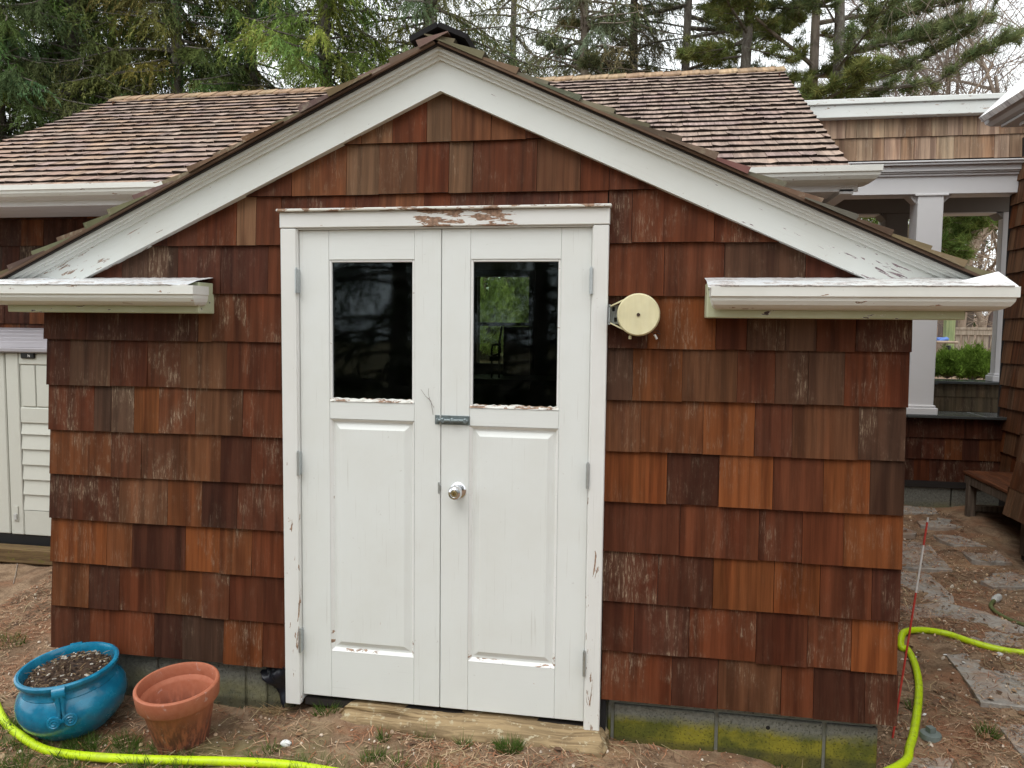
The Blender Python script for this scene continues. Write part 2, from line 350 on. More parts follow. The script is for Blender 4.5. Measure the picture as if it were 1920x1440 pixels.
def stone_mat(name, a, b, lit):
    t = NT(name); p = seeded(t, t.pos()); n = t.noise(p, 30, 5, .65); m = t.noise(p, 5, 4, .6, .7); k = t.noise(p, 130, 2, .5)
    c = t.mix(t.ramp(n, .3, .7), a, b); c = t.mix(t.ramp(m, .44, .64, 0, .7), c, lit); c = t.mix(t.ramp(k, .66, .70, 0, .5), c, (.45, .42, .36))
    t.bump(n, .5, .004); return t.fin(c, t.ramp(m, .35, .65, .4, .85), .4)
M['slate_stone'] = stone_mat('flagstone', (.28, .26, .235), (.42, .385, .34), (.36, .255, .185))
M['bark'] = grain_mat('grey_bark', (.20, .175, .15), (.07, .055, .045), 'z', .95, 9, (.27, .29, .24))
M['bark_pale'] = grain_mat('pale_bark', (.36, .30, .245), (.17, .13, .105), 'z', .95, 9)
M['bark_tan'] = grain_mat('tan_bark', (.42, .33, .25), (.23, .17, .125), 'z', .95, 6)
M['twig'] = flat_mat('bare_twigs', (.21, .165, .15), .9, .1, var=.4, scale=3)
t = NT('needles'); tint = t.attr('tint'); df = t.n('ShaderNodeBsdfDiffuse'); tl = t.n('ShaderNodeBsdfTranslucent'); mx = t.n('ShaderNodeMixShader'); mx.inputs[0].default_value = .28
t.l(tint, df.inputs[0]); t.l(tint, tl.inputs[0]); t.l(df.outputs[0], mx.inputs[1]); t.l(tl.outputs[0], mx.inputs[2]); t.l(mx.outputs[0], t.out.inputs[0]); t.t.nodes.remove(t.b); M['needles'] = t.m
t = NT('litter'); M['litter'] = t.fin(t.attr('tint'), .8, .2)

# shared tones of cedar: (r, g, b, weathering)
TONE = {'O': (.168, .053, .017, .35), 'o': (.140, .045, .016, .6), 'R': (.112, .034, .015, .5), 'r': (.088, .028, .014, .7), 'D': (.060, .021, .012, .4),
        'G': (.092, .047, .028, .8), 'g': (.068, .034, .021, .6), 'B': (.125, .052, .024, .9), 'W': (.125, .046, .022, 1.8), 'w': (.10, .036, .018, 1.4), 'd': (.072, .024, .014, .7),
        'T': (.165, .085, .045, .5), 't': (.135, .056, .027, .4)}
def tone(ch):
    a = TONE[ch]; k = R.uniform(.80, 1.06); h = R.uniform(-.08, .08); return (a[0]*k*(1+h), a[1]*k, a[2]*k*(1-h), a[3]*R.choice((.15, .5, .8, 1.1, 1.7)))

def clip(poly, a, b, c):
    """keep a*u+b*v+c >= 0"""
    out = []
    for i, p in enumerate(poly):
        q = poly[(i+1) % len(poly)]; dp, dq = a*p[0]+b*p[1]+c, a*q[0]+b*q[1]+c
        if dp >= 0: out.append(p)
        if (dp >= 0) != (dq >= 0):
            t_ = dp/(dp-dq); out.append((p[0]+(q[0]-p[0])*t_, p[1]+(q[1]-p[1])*t_))
    return out

def shingle(mb, frame, u0, u1, v0, v1, tb=.016, tt=.004, tint=(1, 1, 1, 0), clips=(), curl=0.0, back=-.002, butt=.35):
    """one wedge shaped shingle lying on a plane, thick at its lower end v0"""
    O, U, V, N = [Vector(a) for a in frame]
    poly = [(u0, v0), (u1, v0), (u1, v1), (u0, v1)]
    if curl: um = (u0+u1)/2+R.uniform(-.2, .2)*(u1-u0); poly = [(u0, v0), (um, v0), (u1, v0), (u1, v1), (um, v1), (u0, v1)]
    for c_ in clips: poly = clip(poly, *c_)
    if len(poly) < 3: return False
    n_ = lambda v: tt+(tb-tt)*(v1-v)/(v1-v0)
    cv = [0.0]*len(poly)
    if curl: cv = [R.uniform(-.6, 1)*curl, R.uniform(-1, .2)*curl, R.uniform(-.6, 1)*curl, 0, 0, 0]
    m = len(poly); fr = [O+U*u+V*v+N*(n_(v)+e_) for (u, v), e_ in zip(poly, cv)]; bk = [O+U*u+V*v+N*back for u, v in poly]
    F = [(0, 1, 4, 5), (1, 2, 3, 4)] if curl else [tuple(range(m))]
    if curl: bk = [O+U*u+V*v+N*(back+(e_ if v == v0 else 0)) for (u, v), e_ in zip(poly, cv)]
    isb = [abs(poly[i][1]-v0) < 1e-6 and abs(poly[(i+1) % m][1]-v0) < 1e-6 for i in range(m)]
    F += [(i, i+m, (i+1) % m+m, (i+1) % m) for i in range(m) if not isb[i]]; sd_ = R.random()
    mb.add(fr+bk, F, tint=tint, seed=sd_)
    for i in range(m):                                           # dark end grain, with the row's shadow line painted into its tint
        if isb[i]: j = (i+1) % m; mb.add([fr[i], bk[i], bk[j], fr[j]], [(0, 1, 2, 3)], tint=(tint[0]*butt, tint[1]*butt, tint[2]*butt, 0), seed=sd_)
    return True

def splits(a, b, w0=.07, w1=.2):
    xs = [a]
    while xs[-1] < b-w0: xs.append(min(b, xs[-1]+R.uniform(w0, w1)))
    if b-xs[-1] > 1e-4: xs[-1] = b
    return xs

# ------------------------------------------------------------------ ground
def ss(x, a, b):
    t_ = min(1, max(0, (x-a)/(b-a))); return t_*t_*(3-2*t_)
def ssn(x, a, b):
    t_ = np.clip((x-a)/(b-a), 0, 1); return t_*t_*(3-2*t_)
def base_h(x, y):
    """smooth lie of the land (numpy)"""
    h = .10*ssn(-x, 1.7, 2.7)*ssn(y, -.2, 1.2)+.08*ssn(y, 2.4, 4.3)*ssn(x, 1.2, 2.2)
    h = h+.82*ssn(y, 6.3, 7.0)+.035*np.clip(y-7, 0, 60)-.01
    h = h-.03*ssn(x, .9, 1.7)*ssn(-y, -.05, .25)
    h = h+.026*ssn(x, -.75, -.4)*ssn(-x, -.85, -.55)*np.exp(-((y+.06)/.22)**2)
    return h
def rough_h(x, y, amp=1.0):
    h = np.zeros_like(x); r_ = np.random.default_rng(3)
    for k in range(46):
        f = 2.0*1.115**k; a = .0115/(1+f*.17); th = r_.uniform(0, math.pi*2); ph = r_.uniform(0, 6.28)
        h = h+a*np.sin((x*math.cos(th)+y*math.sin(th))*f+ph+1.3*np.sin(x*f*.31*math.sin(th)-y*f*.27+ph*2))
    return h*amp
def gh(x, y):
    x = np.atleast_1d(np.asarray(x, float)); y = np.atleast_1d(np.asarray(y, float)); return base_h(x, y)+rough_h(x, y)
def g1(x, y): return float(gh(x, y)[0])

t = NT('soil'); p = t.pos(); o = t.sep(p)
n1 = t.noise(p, 2.3, 5, .6, .5); n2 = t.noise(p, 9, 5, .65, .6); n3 = t.noise(p, 70, 4, .7); n4 = t.noise(p, 230, 3, .6); n5 = t.noise(t.map(p, (1, 1, 1), (5, 3, 1)), 3.4, 4, .6, .4)
c = t.mix(t.ramp(n2, .34, .66), (.160, .100, .062), (.315, .215, .138))
c = t.mix(t.ramp(n5, .46, .66, 0, .75), c, (.25, .12, .066)); c = t.mix(t.ramp(n1, .52, .68, 0, .6), c, (.40, .27, .155))
c = t.mix(t.ramp(n3, .52, .68, 0, .6), c, (.085, .052, .035)); c = t.mix(t.ramp(n4, .60, .68, 0, .55), c, (.42, .33, .24))
gm = t.math('MULTIPLY', t.math('MULTIPLY', t.ramp(o[0], .15, -.5), t.ramp(o[1], -.02, -.42)), t.ramp(t.noise(p, 4.5, 4, .65), .40, .56), clamp=True)
c = t.mix(t.math('MULTIPLY', gm, .75), c, (.085, .105, .03))
far = t.ramp(o[1], 6.5, 8.0); c = t.mix(far, c, t.mix(t.ramp(n2, .4, .6), (.19, .13, .09), (.27, .19, .13)))
t.bump(t.math('ADD', n3, t.math('MULTIPLY', n4, .6)), .9, .006); M['soil'] = t.fin(c, .92, .15)

def grid(xs, ys):
    X, Y = np.meshgrid(xs, ys); Z = base_h(X, Y)+rough_h(X, Y); V = np.stack([X, Y, Z], -1).reshape(-1, 3)
    n, m = len(xs), len(ys); i = (np.arange(m-1)[:, None]*n+np.arange(n-1)[None]).ravel()
    return V, np.stack([i, i+1, i+1+n, i+n], -1)
def dense(a, b, ca, cb, fine, k=1.25):
    v = list(np.arange(ca, cb, fine)); s_ = fine
    while v[-1] < b: s_ *= k; v.append(v[-1]+s_)
    s_ = fine
    while v[0] > a: s_ *= k; v.insert(0, v[0]-s_)
    return np.array(v)
GV, GF = grid(dense(-90, 90, -2.6, 3.4, .017), dense(-60, 120, -.85, 2.2, .017))
ground = quick('ground', GV, GF, M['soil'], smooth=True); tag(ground, kind='structure')

# ------------------------------------------------------------------ garden shed with its gable front
FRONT = ((0, 0, 0), (1, 0, 0), (0, 0, 1), (0, -1, 0))
shed = tag(empty('garden_shed', (0, 0, 0)), 'small gabled shed of red brown cedar shingles with white double doors', 'shed')
ROOFK = .457
zr = lambda x, z0=2.620: z0-ROOFK*abs(x)
RC = [(-ROOFK, -1, 2.560), (ROOFK, -1, 2.560)]               # clip siding under the rake boards
wall = MB(); wall.prism([(-1.66, .195), (-.64, .195), (-.64, 2.03), (.625, 2.03), (.625, .195), (1.63, .195), (1.63, 1.80), (0, 2.54), (-1.66, 1.80)][::1], FRONT, -.10, -.004)
front_wall = wall.build('front_wall', M['dark'], shed)
E_ = .19
ROWS = {  # z of the butts : ((left boundaries in photo px, tones), (right boundaries, tones)), photo y of the butt left / right
 2.28: ([620, 640, 680, 738, 802, 848, 922, 987, 1040], 'rtTRTttr', 268), 2.09: ([465, 520, 550, 652, 712, 783, 843, 887, 1007, 1088, 1142, 1230], 'rRtTtRTRtRr', 365)}
def wall_piece(x0, x1, z0, z1, tn, y=0.0):
    mb = MB(); jb = R.uniform(-.002, .002); w_ = R.uniform(.0008, .0022)
    j0 = R.uniform(-.0012, .0012)
    if shingle(mb, ((0, y, 0), (1, 0, 0), (0, 0, 1), (0, -1, 0)), x0+w_/2, x1-w_/2, z0+jb, z1+.006, R.uniform(.013, .019), .003, tn, RC):
        return mb.build('shingle', M['cedar'], front_wall)
for z0, (xs, tn, py) in ROWS.items():
    for i in range(len(xs)-1): wall_piece(at(xs[i], py, Y=0)[0], at(xs[i+1], py, Y=0)[0], z0, z0+(E_ if z0 < 2.2 else .30), tone(tn[i]))
SIDES = [  # z, left px list, tones, py, right px list, tones, py
 (1.90, [290, 317, 373, 447, 483, 530], 'drRTR', 462, [1140, 1184, 1338, 1480, 1600], 'rRRd', 459),
 (1.71, [150, 233, 280, 337, 417, 505, 532], 'dggddR', 550, [1137, 1244, 1356, 1507, 1640], 'RRgd', 558),
 (1.52, [92, 167, 375, 400, 464, 535], 'DdtwR', 637, [1135, 1213, 1341, 1399, 1471, 1529, 1602, 1707], 'DOrgGRd', 657),
 (1.33, [97, 136, 212, 280, 342, 428, 536], 'DGrwBR', 728, [1133, 1185, 1278, 1380, 1451, 1513, 1580, 1701], 'gOBRgGR', 755),
 (1.14, [100, 181, 213, 255, 302, 370, 458, 537], 'rgGOWBR', 812, [1132, 1200, 1316, 1413, 1483, 1607, 1695], 'toOrtg', 850),
 (.95, [103, 213, 269, 339, 417, 474, 538], 'owWBDr', 898, [1131, 1249, 1346, 1447, 1541, 1628, 1693], 'ODOROg', 945),
 (.76, [103, 143, 228, 318, 382, 448, 539], 'DrtoDr', 984, [1130, 1273, 1421, 1502, 1579, 1690], 'rRrRO', 1040),
 (.57, [105, 205, 252, 351, 415, 475, 539], 'OoDOoR', 1068, [1129, 1232, 1335, 1449, 1535, 1632, 1686], 'dDOORd', 1135),
 (.38, [107, 172, 228, 313, 382, 433, 540], 'oDRowr', 1152, [1128, 1188, 1290, 1416, 1512, 1594, 1681], 'rdRrRO', 1228),
 (.19, [105, 173, 293, 345, 422, 495, 540], 'rRDgoR', 1240, [1127, 1258, 1344, 1462, 1523, 1619, 1681], 'RDtRDr', 1325)]
for z0, lx, lt, ly, rx, rt, ry in SIDES:
    for xs, tn, py in ((lx, lt, ly), (rx, rt, ry)):
        for i in range(len(xs)-1):
            a, b = at(xs[i], py, Y=0)[0], at(xs[i+1], py, Y=0)[0]
            if i == 0 and a < -1.2: a -= .012
            wall_piece(a, b, z0, z0+E_, tone(tn[i]))
xs = [483, 530, 613, 668, 712, 797, 846, 927, 1048, 1140]     # the course above the door, cut by the head casing
for i, tn in zip(range(1, len(xs)-1), 'rRrtRrdrR'): wall_piece(at(xs[i], 380, Y=0)[0], at(xs[i+1], 380, Y=0)[0], 2.0, 2.09, tone(tn))
for sx, nm in ((-1, 'side_wall'), (1, 'side_wall')):
    w = MB(); X = 1.640 if sx > 0 else -1.680; w.box(min(X, X-.09*sx), max(X, X-.09*sx), .0, 2.1, .2, 1.83); sw = w.build(nm, M['dark'], shed)
    fr = ((X, 0, 0), (0, 1, 0), (0, 0, 1), (sx, 0, 0)); k = 0
    while k < 9:
        z0 = .19+k*E_; xs_ = splits(-.002, 2.1, .12, .26)
        for i in range(len(xs_)-1):
            mb = MB(); shingle(mb, fr, xs_[i]+.001, xs_[i+1]-.001, z0+R.uniform(-.002, .002), z0+E_, R.uniform(.018, .026), .012, tone(R.choice('rRodDt')))
            mb.build('shingle', M['cedar_side'], sw)
        k += 1
# dark interior: the room runs back through the house to a rear window
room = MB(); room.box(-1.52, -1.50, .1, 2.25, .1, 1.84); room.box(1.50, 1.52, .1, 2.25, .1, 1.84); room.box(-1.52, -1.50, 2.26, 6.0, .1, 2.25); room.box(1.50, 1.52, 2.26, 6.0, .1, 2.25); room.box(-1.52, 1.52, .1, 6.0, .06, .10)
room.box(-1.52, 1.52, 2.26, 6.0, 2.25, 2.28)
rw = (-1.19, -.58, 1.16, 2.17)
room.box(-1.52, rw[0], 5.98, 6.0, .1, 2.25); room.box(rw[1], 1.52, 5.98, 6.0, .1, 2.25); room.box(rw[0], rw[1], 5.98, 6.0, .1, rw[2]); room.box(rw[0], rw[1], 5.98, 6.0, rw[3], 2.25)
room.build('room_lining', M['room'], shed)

# rake boards: fascia, three stepped crown mouldings
for sx, mat in ((-1, M['rake_l']), (1, M['rake_r'])):
    def rake(name, zt, zb, y0, y1, xe=1.865, zc=1.765, mat=mat):
        pts = [(0, zt), (xe, zt-ROOFK*xe), (xe, zb-ROOFK*xe), (0, zb)]
        pts = clip(pts, 0, 1, -zc); pts = [(x*sx, z) for x, z in pts]
        if sx < 0: pts = pts[::-1]
        mb = MB(); mb.prism(pts[::-1] if False else pts, ((0, 0, 0), (1, 0, 0), (0, 0, 1), (0, -1, 0)), y0, y1); return mb.build(name, mat, shed)
    rake('rake_board', 2.565, 2.456, -.0, .040)
    for zt, zb, yf in ((2.614, 2.589, .074), (2.589, 2.579, .062), (2.579, 2.565, .050)): rake('crown_moulding', zt, zb, 0.0, yf, mat=M['crown'])

# roof of the shed
roof = MB()
for sx in (-1, 1):
    pts = [(0, 2.618), (1.88, 2.618-ROOFK*1.88), (1.88, 2.603-ROOFK*1.88), (0, 2.603)]; pts = [(x*sx, z) for x, z in pts]
    roof.prism(pts if sx > 0 else pts[::-1], FRONT, -2.15, .088)
shed_roof = roof.build('roof', M['dark'], shed)
nk = math.sqrt(1+ROOFK**2)
for sx in (-1, 1):
    U = Vector((0, -1, 0)) if sx < 0 else Vector((0, 1, 0)); Vv = Vector((-sx, 0, ROOFK))/nk; N = Vector((sx*ROOFK, 0, 1))/nk
    L = 1.905*nk; O = Vector((sx*1.905, 0, 2.620-ROOFK*1.905))
    v0 = 0.0; k = 0; ex = .127
    while v0 < L-.02:
        v1 = min(v0+ex, L)
        for (ya, yb) in ((-.104, .02),):
            a, b = sorted((ya*U.y, yb*U.y)); j = R.uniform(-.010, .010)
            mb = MB(); shingle(mb, (O, U, Vv, N), a+(j if sx > 0 else 0), b+(j if sx < 0 else 0), v0+R.uniform(-.008, .004), v1+.05, R.uniform(.018, .028), .002,
                    tint=(*[q*R.uniform(.75, 1.2) for q in ((.17, .135, .095) if sx < 0 else (.185, .135, .10))], .9 if sx < 0 else .5))
            mb.build('roof_shingle', M['cedar_edge'], shed_roof)
        mb = MB(); xs_ = splits(.022, 2.15, .08, .2)
        for i in range(len(xs_)-1):
            a, b = sorted((xs_[i]*U.y, xs_[i+1]*U.y)); shingle(mb, (O, U, Vv, N), a+.001, b-.001, v0+R.uniform(-.004, .004), v1+.03, R.uniform(.014, .02), .002, tint=(.17*R.uniform(.8, 1.2), .135, .105, .4))
        mb.build('shingle_course', M['cedar_edge'], shed_roof)
        v0 = v1; k += 1
    # doubled starter layers showing under the edge
    mb = MB(); mb.obox(O+Vv*(L/2)-N*.006+Vector((0, .0, 0)), (0, 1, 0), Vv, N, .100, L/2-.01, .004, tint=(.13, .085, .06, .3)); mb.build('starter_course', M['cedar_edge'], shed_roof)
    mb = MB(); a = Vector((sx*.001, -.06, 2.680)); b = a+Vector((sx*.105, 0, -.105*ROOFK)); 
    mb.obox((a+b)/2+Vector((0, .93, .0)), (0, 1, 0), (b-a), N, .95, (b-a).length/2, .009); mb.build('ridge_cap', M['tar'], shed_roof)

# eave returns with moulded gutters, mitred round the corners
PROF = [(.0, 1.735), (.080, 1.735), (.080, 1.702), (.073, 1.699), (.071, 1.688), (.062, 1.674), (.045, 1.664), (.02, 1.659), (.0, 1.659)]
for sx in (-1, 1):
    g = MB(); xi, xo = 1.015 if sx > 0 else .95, 1.838
    path = [((xi, -.118), (0, 0)), ((xi, -.118), (-1, -1)), ((xo, -.118), (1, -1)), ((xo, 2.1), (1, 0))]
    rings = []
    for q, ((px, py), (dx, dy)) in enumerate(path):
        ring = []
        for d, z in PROF:
            if q == 0: ring.append((sx*(px-d), -.09, z))
            else: ring.append((sx*(px+dx*d*(1 if q != 1 else .45)), py+dy*d, z))
        rings.append(ring)
    rings[0] = [(sx*(xi-d*.45), -.09, z) for d, z in PROF]
    V = [p for r_ in rings for p in r_]; m = len(PROF); F = []
    for i in range(3):
        for j in range(m-1):
            f_ = (i*m+j, i*m+j+1, (i+1)*m+j+1, (i+1)*m+j); F.append(f_ if sx > 0 else f_[::-1])
    g.add(V, F); g.build('gutter', M['gutter'], shed)
    # board behind the gutter and its sloped flashing
    r_ = MB(); a, b = (.972, 1.795) if sx > 0 else (-1.795, -.943)
    r_.box(a, b, -.113, -.004, 1.631, 1.752, bev=.003); r_.build('return_board', M['green_trim'], shed)
    r_ = MB(); a, b = (.968, 1.90) if sx > 0 else (-1.90, -.940); r_.cur = 0
    nn = 44; V = []
    for i in range(nn+1):
        x = a+(b-a)*i/nn; jj = R.uniform(-.003, .003)
        yb_ = .01 if abs(x) < 1.64 else -.02
        V += [(x, yb_, 1.778+jj*.4), (x, -.125+jj, 1.757+jj*.5), (x, -.202 if abs(x) > 1.0 else -.19, 1.7375+jj*.3), (x, -.196, 1.731)]
    F = []
    for i in range(nn):
        for j in range(3): F.append((i*4+j, i*4+j+1, i*4+5+j, i*4+4+j))
    r_.add(V, F); r_.build('return_flashing', M['flash'], shed)
# white scrap of flashing standing on the outer end of the right gutter
s_ = MB(); A = at(1742, 538, Y=-.17); B = at(1872, 509, Y=-.10); C_ = at(1912, 538, Y=-.17); D_ = Vector(A)+Vector((0, .10, .0)); mid = (Vector(A)+Vector(C_))/2
s_.add([A, at(1830, 541, Y=-.185), C_, at(1902, 530, Y=-.12), B, at(1800, 527, Y=-.13)], [(0, 1, 5), (1, 2, 3), (1, 3, 4), (1, 4, 5)]); s_.add([Vector(A)+Vector((0, .02, -.004)), Vector(C_)+Vector((0, .06, -.004)), Vector(B)+Vector((0, .01, -.004))], [(0, 1, 2)])
s_.build('bent_flashing', flat_mat('white_flashing', (.86, .86, .86), .45, var=.06), shed)

# door casing
XL, XR = -.573, .566; DT, DB = 1.957, .092
cs = MB(); cs.box(-.642, -.578, -.034, -.002, .055, 1.962, bev=.003); cs.build('door_casing', M['casing'], shed)
cs = MB(); cs.box(.571, .628, -.034, -.002, .03, 1.962, bev=.003); cs.build('door_casing', M['casing'], shed)
cs = MB(); cs.box(-.644, .630, -.036, -.002, 1.964, 2.024, bev=.003); cs.build('head_casing', M['head'], shed)
cs = MB(); cs.box(-.652, .636, -.05, -.002, 2.025, 2.036, bev=.003); cs.build('drip_cap', M['putty'], shed)
cs = MB(); cs.box(-.578, -.5745, -.026, .09, .07, 1.962); cs.box(.5675, .571, -.026, .09, .07, 1.962); cs.box(-.5745, .5675, -.026, .09, 1.9585, 1.963); cs.build('door_jamb', M['casing'], shed)
cs = MB(); cs.box(-.57, .566, -.004, .10, .045, .072); cs.build('door_sill', M['dark'], shed)  # coloured dark so the gap under the doors reads as shade

# doors
def door(x0, x1, name, outer, gx0, gx1, px0, px1, hinges, hz):
    d = empty('door', ((x0+x1)/2, -.012, DB), shed); yf, yb = -.014, .022
    if 'l' == outer: st = [(x0, gx0), (gx1, x1)]
    else: st = [(x0, gx0), (gx1, x1)]
    for a, b in st:
        m_ = MB(); m_.box(a, b, yf, yb, DB, DT, bev=.002); m_.build('stile', M['door'], d)
    for a, b, q in ((1.843, DT, 0), (G0-.088, G0-.018, 1), (DB, P0-.004, 2)):
        m_ = MB(); m_.box(gx0+.0006, gx1-.0006, yf+.0008, yb, a, b, bev=.0015); m_.build('rail', M['door_rail'], d)
    m_ = MB(); m_.box(gx0, gx1, .002, .006, G0-.02, 1.845); m_.build('glass_pane', M['glass'], d)
    m_ = MB()                                                    # glazing bead, flaking at the foot
    for a, b, c_, e_ in ((gx0, gx0+.010, G0-.018, 1.843), (gx1-.010, gx1, G0-.018, 1.843)): m_.box(a, b, yf+.004, .002, c_, e_, bev=.002)
    m_.box(gx0+.010, gx1-.010, yf+.004, .002, 1.834, 1.843, bev=.002); m_.build('glazing_bead', M['door_edge'], d)
    m_ = MB(); nn = 30
    V = []
    for i in range(nn+1):
        x = gx0+.001+(gx1-gx0-.002)*i/nn; h = G0-.006+R.uniform(-.003, .003); V += [(x, yf-.002+R.uniform(-.001, .001), G0-.018), (x, yf+.001+R.uniform(-.002, .002), h-.005), (x, .003, h)]
    m_.add(V, [(i*3+j, i*3+3+j, i*3+4+j, i*3+1+j) for i in range(nn) for j in (0, 1)]); m_.build('sill_bead', M['putty'], d)
    # raised panel
    m_ = MB(); a, b, c_, e_ = gx0, gx1, P0-.004, G0-.088; k = .014; y1_, y2_ = yf+.012, yf+.001
    q = [(0, yf), (.007, yf+.006), (.012, yf+.014), (.020, yf+.014), (.040, yf+.003), (.043, yf+.003)]
    V = []
    for ins, yy in q: V += [(a+ins, yy, c_+ins), (b-ins, yy, c_+ins), (b-ins, yy, e_-ins), (a+ins, yy, e_-ins)]
    F = [(i*4+j, i*4+(j+1) % 4, i*4+4+(j+1) % 4, i*4+4+j) for i in range(2) for j in range(4)]; m_.add(V, F); m_.build('panel_moulding', M['door_edge'], d)
    m_ = MB(); F = [(i*4+j, i*4+(j+1) % 4, i*4+4+(j+1) % 4, i*4+4+j) for i in range(2, 5) for j in range(4)]+[(20, 21, 22, 23)]; m_.add(V, F); m_.build('raised_panel', M['door'], d)
    for z in hinges:
        h = MB(); h.tube([(hz, -.038, z-.046), (hz, -.038, z+.046)], .0065, 8); h.tube([(hz, -.038, z+.046), (hz, -.038, z+.052)], .0045, 6)
        for s2 in (-.015, .015): h.tube([(hz, -.038, z+s2-.001), (hz, -.038, z+s2+.001)], .0068, 8)
        h.box(min(hz, hz+(.005 if outer == 'l' else -.005)), max(hz, hz+(.005 if outer == 'l' else -.005)), -.034, -.0145, z-.045, z+.045); h.build('hinge', M['galv'], d)
    return d
G0 = at(960, 752, Y=0)[2]; P0 = at(700, 1222, Y=0)[2]
gA, gB = at(620, 620, Y=0)[0], at(779, 620, Y=0)[0]; gC, gD = at(883, 620, Y=0)[0], at(1051, 620, Y=0)[0]
mid_x = .0
dl = door(XL, mid_x-.0015, 'l', 'l', gA, gB, 0, 0, [at(562, 527, Y=-.04)[2], at(566, 870, Y=-.04)[2], at(569, 1203, Y=-.04)[2]], XL-.001)
P0 = at(960, 1242, Y=0)[2]; G0 = at(960, 757, Y=0)[2]
dr = door(mid_x+.0015, XR, 'r', 'r', gC, gD, 0, 0, [at(1107, 527, Y=-.04)[2], at(1101, 893, Y=-.04)[2], at(1097, 1246, Y=-.04)[2]], XR+.001)
dl['label'] = 'left door leaf with dark pane'; dr['label'] = 'right door leaf with knob and bolt'
kc = at(857, 921, Y=-.03); Mk = Matrix.Rotation(math.radians(90), 4, 'X')
k_ = MB(); k_.lathe([(.0, .0), (.031, .0), (.032, .003), (.028, .007), (.015, .010), (.0125, .018), (.0135, .028), (.022, .034), (.0265, .042), (.027, .05), (.023, .060), (.015, .064), (.0145, .0625), (.0, .0625)], (kc[0], -.014, kc[2]), 40, Mk)
k_.build('door_knob', M['chrome'], dr, smooth=True, origin=(kc[0], -.014, kc[2]))
k_ = MB(); k_.lathe([(0, .0628), (.009, .0628), (.0085, .0645), (.0, .0648)], (kc[0], -.014, kc[2]), 20, Mk); k_.build('keyhole', M['brass'], dr)
k_ = MB(); k_.box(kc[0]-.0012, kc[0]+.0012, -.0802, -.0788, kc[2]-.005, kc[2]+.005); k_.build('key_slot', M['black'], dr)
sp = at(827, 915, Y=-.015); k_ = MB(); k_.box(-.010, -.003, -.0155, -.010, sp[2]-.022, sp[2]+.022); k_.box(-.0035, .0005, -.0165, -.012, sp[2]-.010, sp[2]+.010); k_.build('strike_plate', M['galv'], dl)
bc = at(848, 788, Y=-.02); bz = bc[2]; bx0, bx1 = at(815, 788, Y=-.02)[0], at(880, 788, Y=-.02)[0]
bo = MB(); bo.box(.003, bx1, -.0165, -.0142, bz-.018, bz+.018, bev=.001); bo.build('bolt_plate', M['steel'], dr)
bo = MB(); bo.tube([(bx0+.01, -.025, bz-.001), (bx1-.006, -.025, bz-.001)], .0065, 12)
for xx in (.010, .047, bx1-.016): bo.box(xx-.007, xx+.007, -.034, -.0162, bz-.011, bz+.009, bev=.004)
bo.box(.046, .076, -.040, -.030, bz-.004, bz+.004, bev=.002)
for xx in (.006, .036, bx1-.005):
    for s2 in (-1, 1): bo.tube([(xx, -.018, bz+s2*.0145), (xx, -.0155, bz+s2*.0145)], .0026, 8)
bo.build('barrel_bolt', M['steel'], dr)
bo = MB(); bo.box(bx0, -.004, -.0165, -.0142, bz-.018, bz+.018, bev=.001); bo.box(bx0+.007, -.006, -.034, -.0162, bz-.010, bz+.008, bev=.004); bo.build('bolt_keeper', M['steel'], dl)

# foundation
fd = MB(); fd.box(-1.62, -.645, .045, .16, -.25, .25); fd.build('foundation', M['block_dark'], shed); fd = MB(); fd.box(.625, 1.617, .045, .16, -.25, .20)
foundation = fd.build('foundation', M['mortar'], shed)
for a, b in ((.655, .668), (.680, 1.057), (1.070, 1.443), (1.456, 1.632)):
    m_ = MB(); m_.box(a, b, .032, .14, -.16, .150 if a > .67 else .17, bev=.004); m_.build('block', M['block'], foundation)
m_ = MB(); m_.box(.70, 1.632, .036, .14, .157, .2, bev=.003); m_.build('block', M['block'], foundation)
for a, b in ((-1.64, -1.265), (-1.253, -.86), (-.848, -.76)):
    m_ = MB(); m_.box(a, b, .034, .14, -.1, .2, bev=.004); m_.build('block', M['block_dark'], foundation)
m_ = MB(); m_.tube([(at(1440, 1365, Y=.03)[0], .033, at(1440, 1365, Y=.03)[2]), (at(1440, 1365, Y=.03)[0], .0315, at(1440, 1365, Y=.03)[2])], .008, 10); m_.build('weep_hole', M['black'], foundation)
# black plastic sheet hanging in the gap left of the casing
V = []; nn = 10
for i in range(nn+1):
    for j in range(7): V.append((-.77+.13*j/6+.012*math.sin(i*1.3), .02-.02*math.sin(j*1.4+i*.7)-.03*(j/6), .20-.19*i/nn*(.3+.7*j/6)))
m_ = MB(); m_.add(V, [(i*7+j, i*7+j+1, i*7+8+j, i*7+7+j) for i in range(nn) for j in range(6)]); m_.build('plastic_sheet', flat_mat('black_sheet', (.012, .013, .018), .3, .5, var=.2), shed, smooth='all')
m_ = MB(); m_.box(.630, .650, -.006, .03, .0, .19); m_.build('corner_gap_shade', M['tar'], shed)  # black strip standing in for the dark gap beside the casing

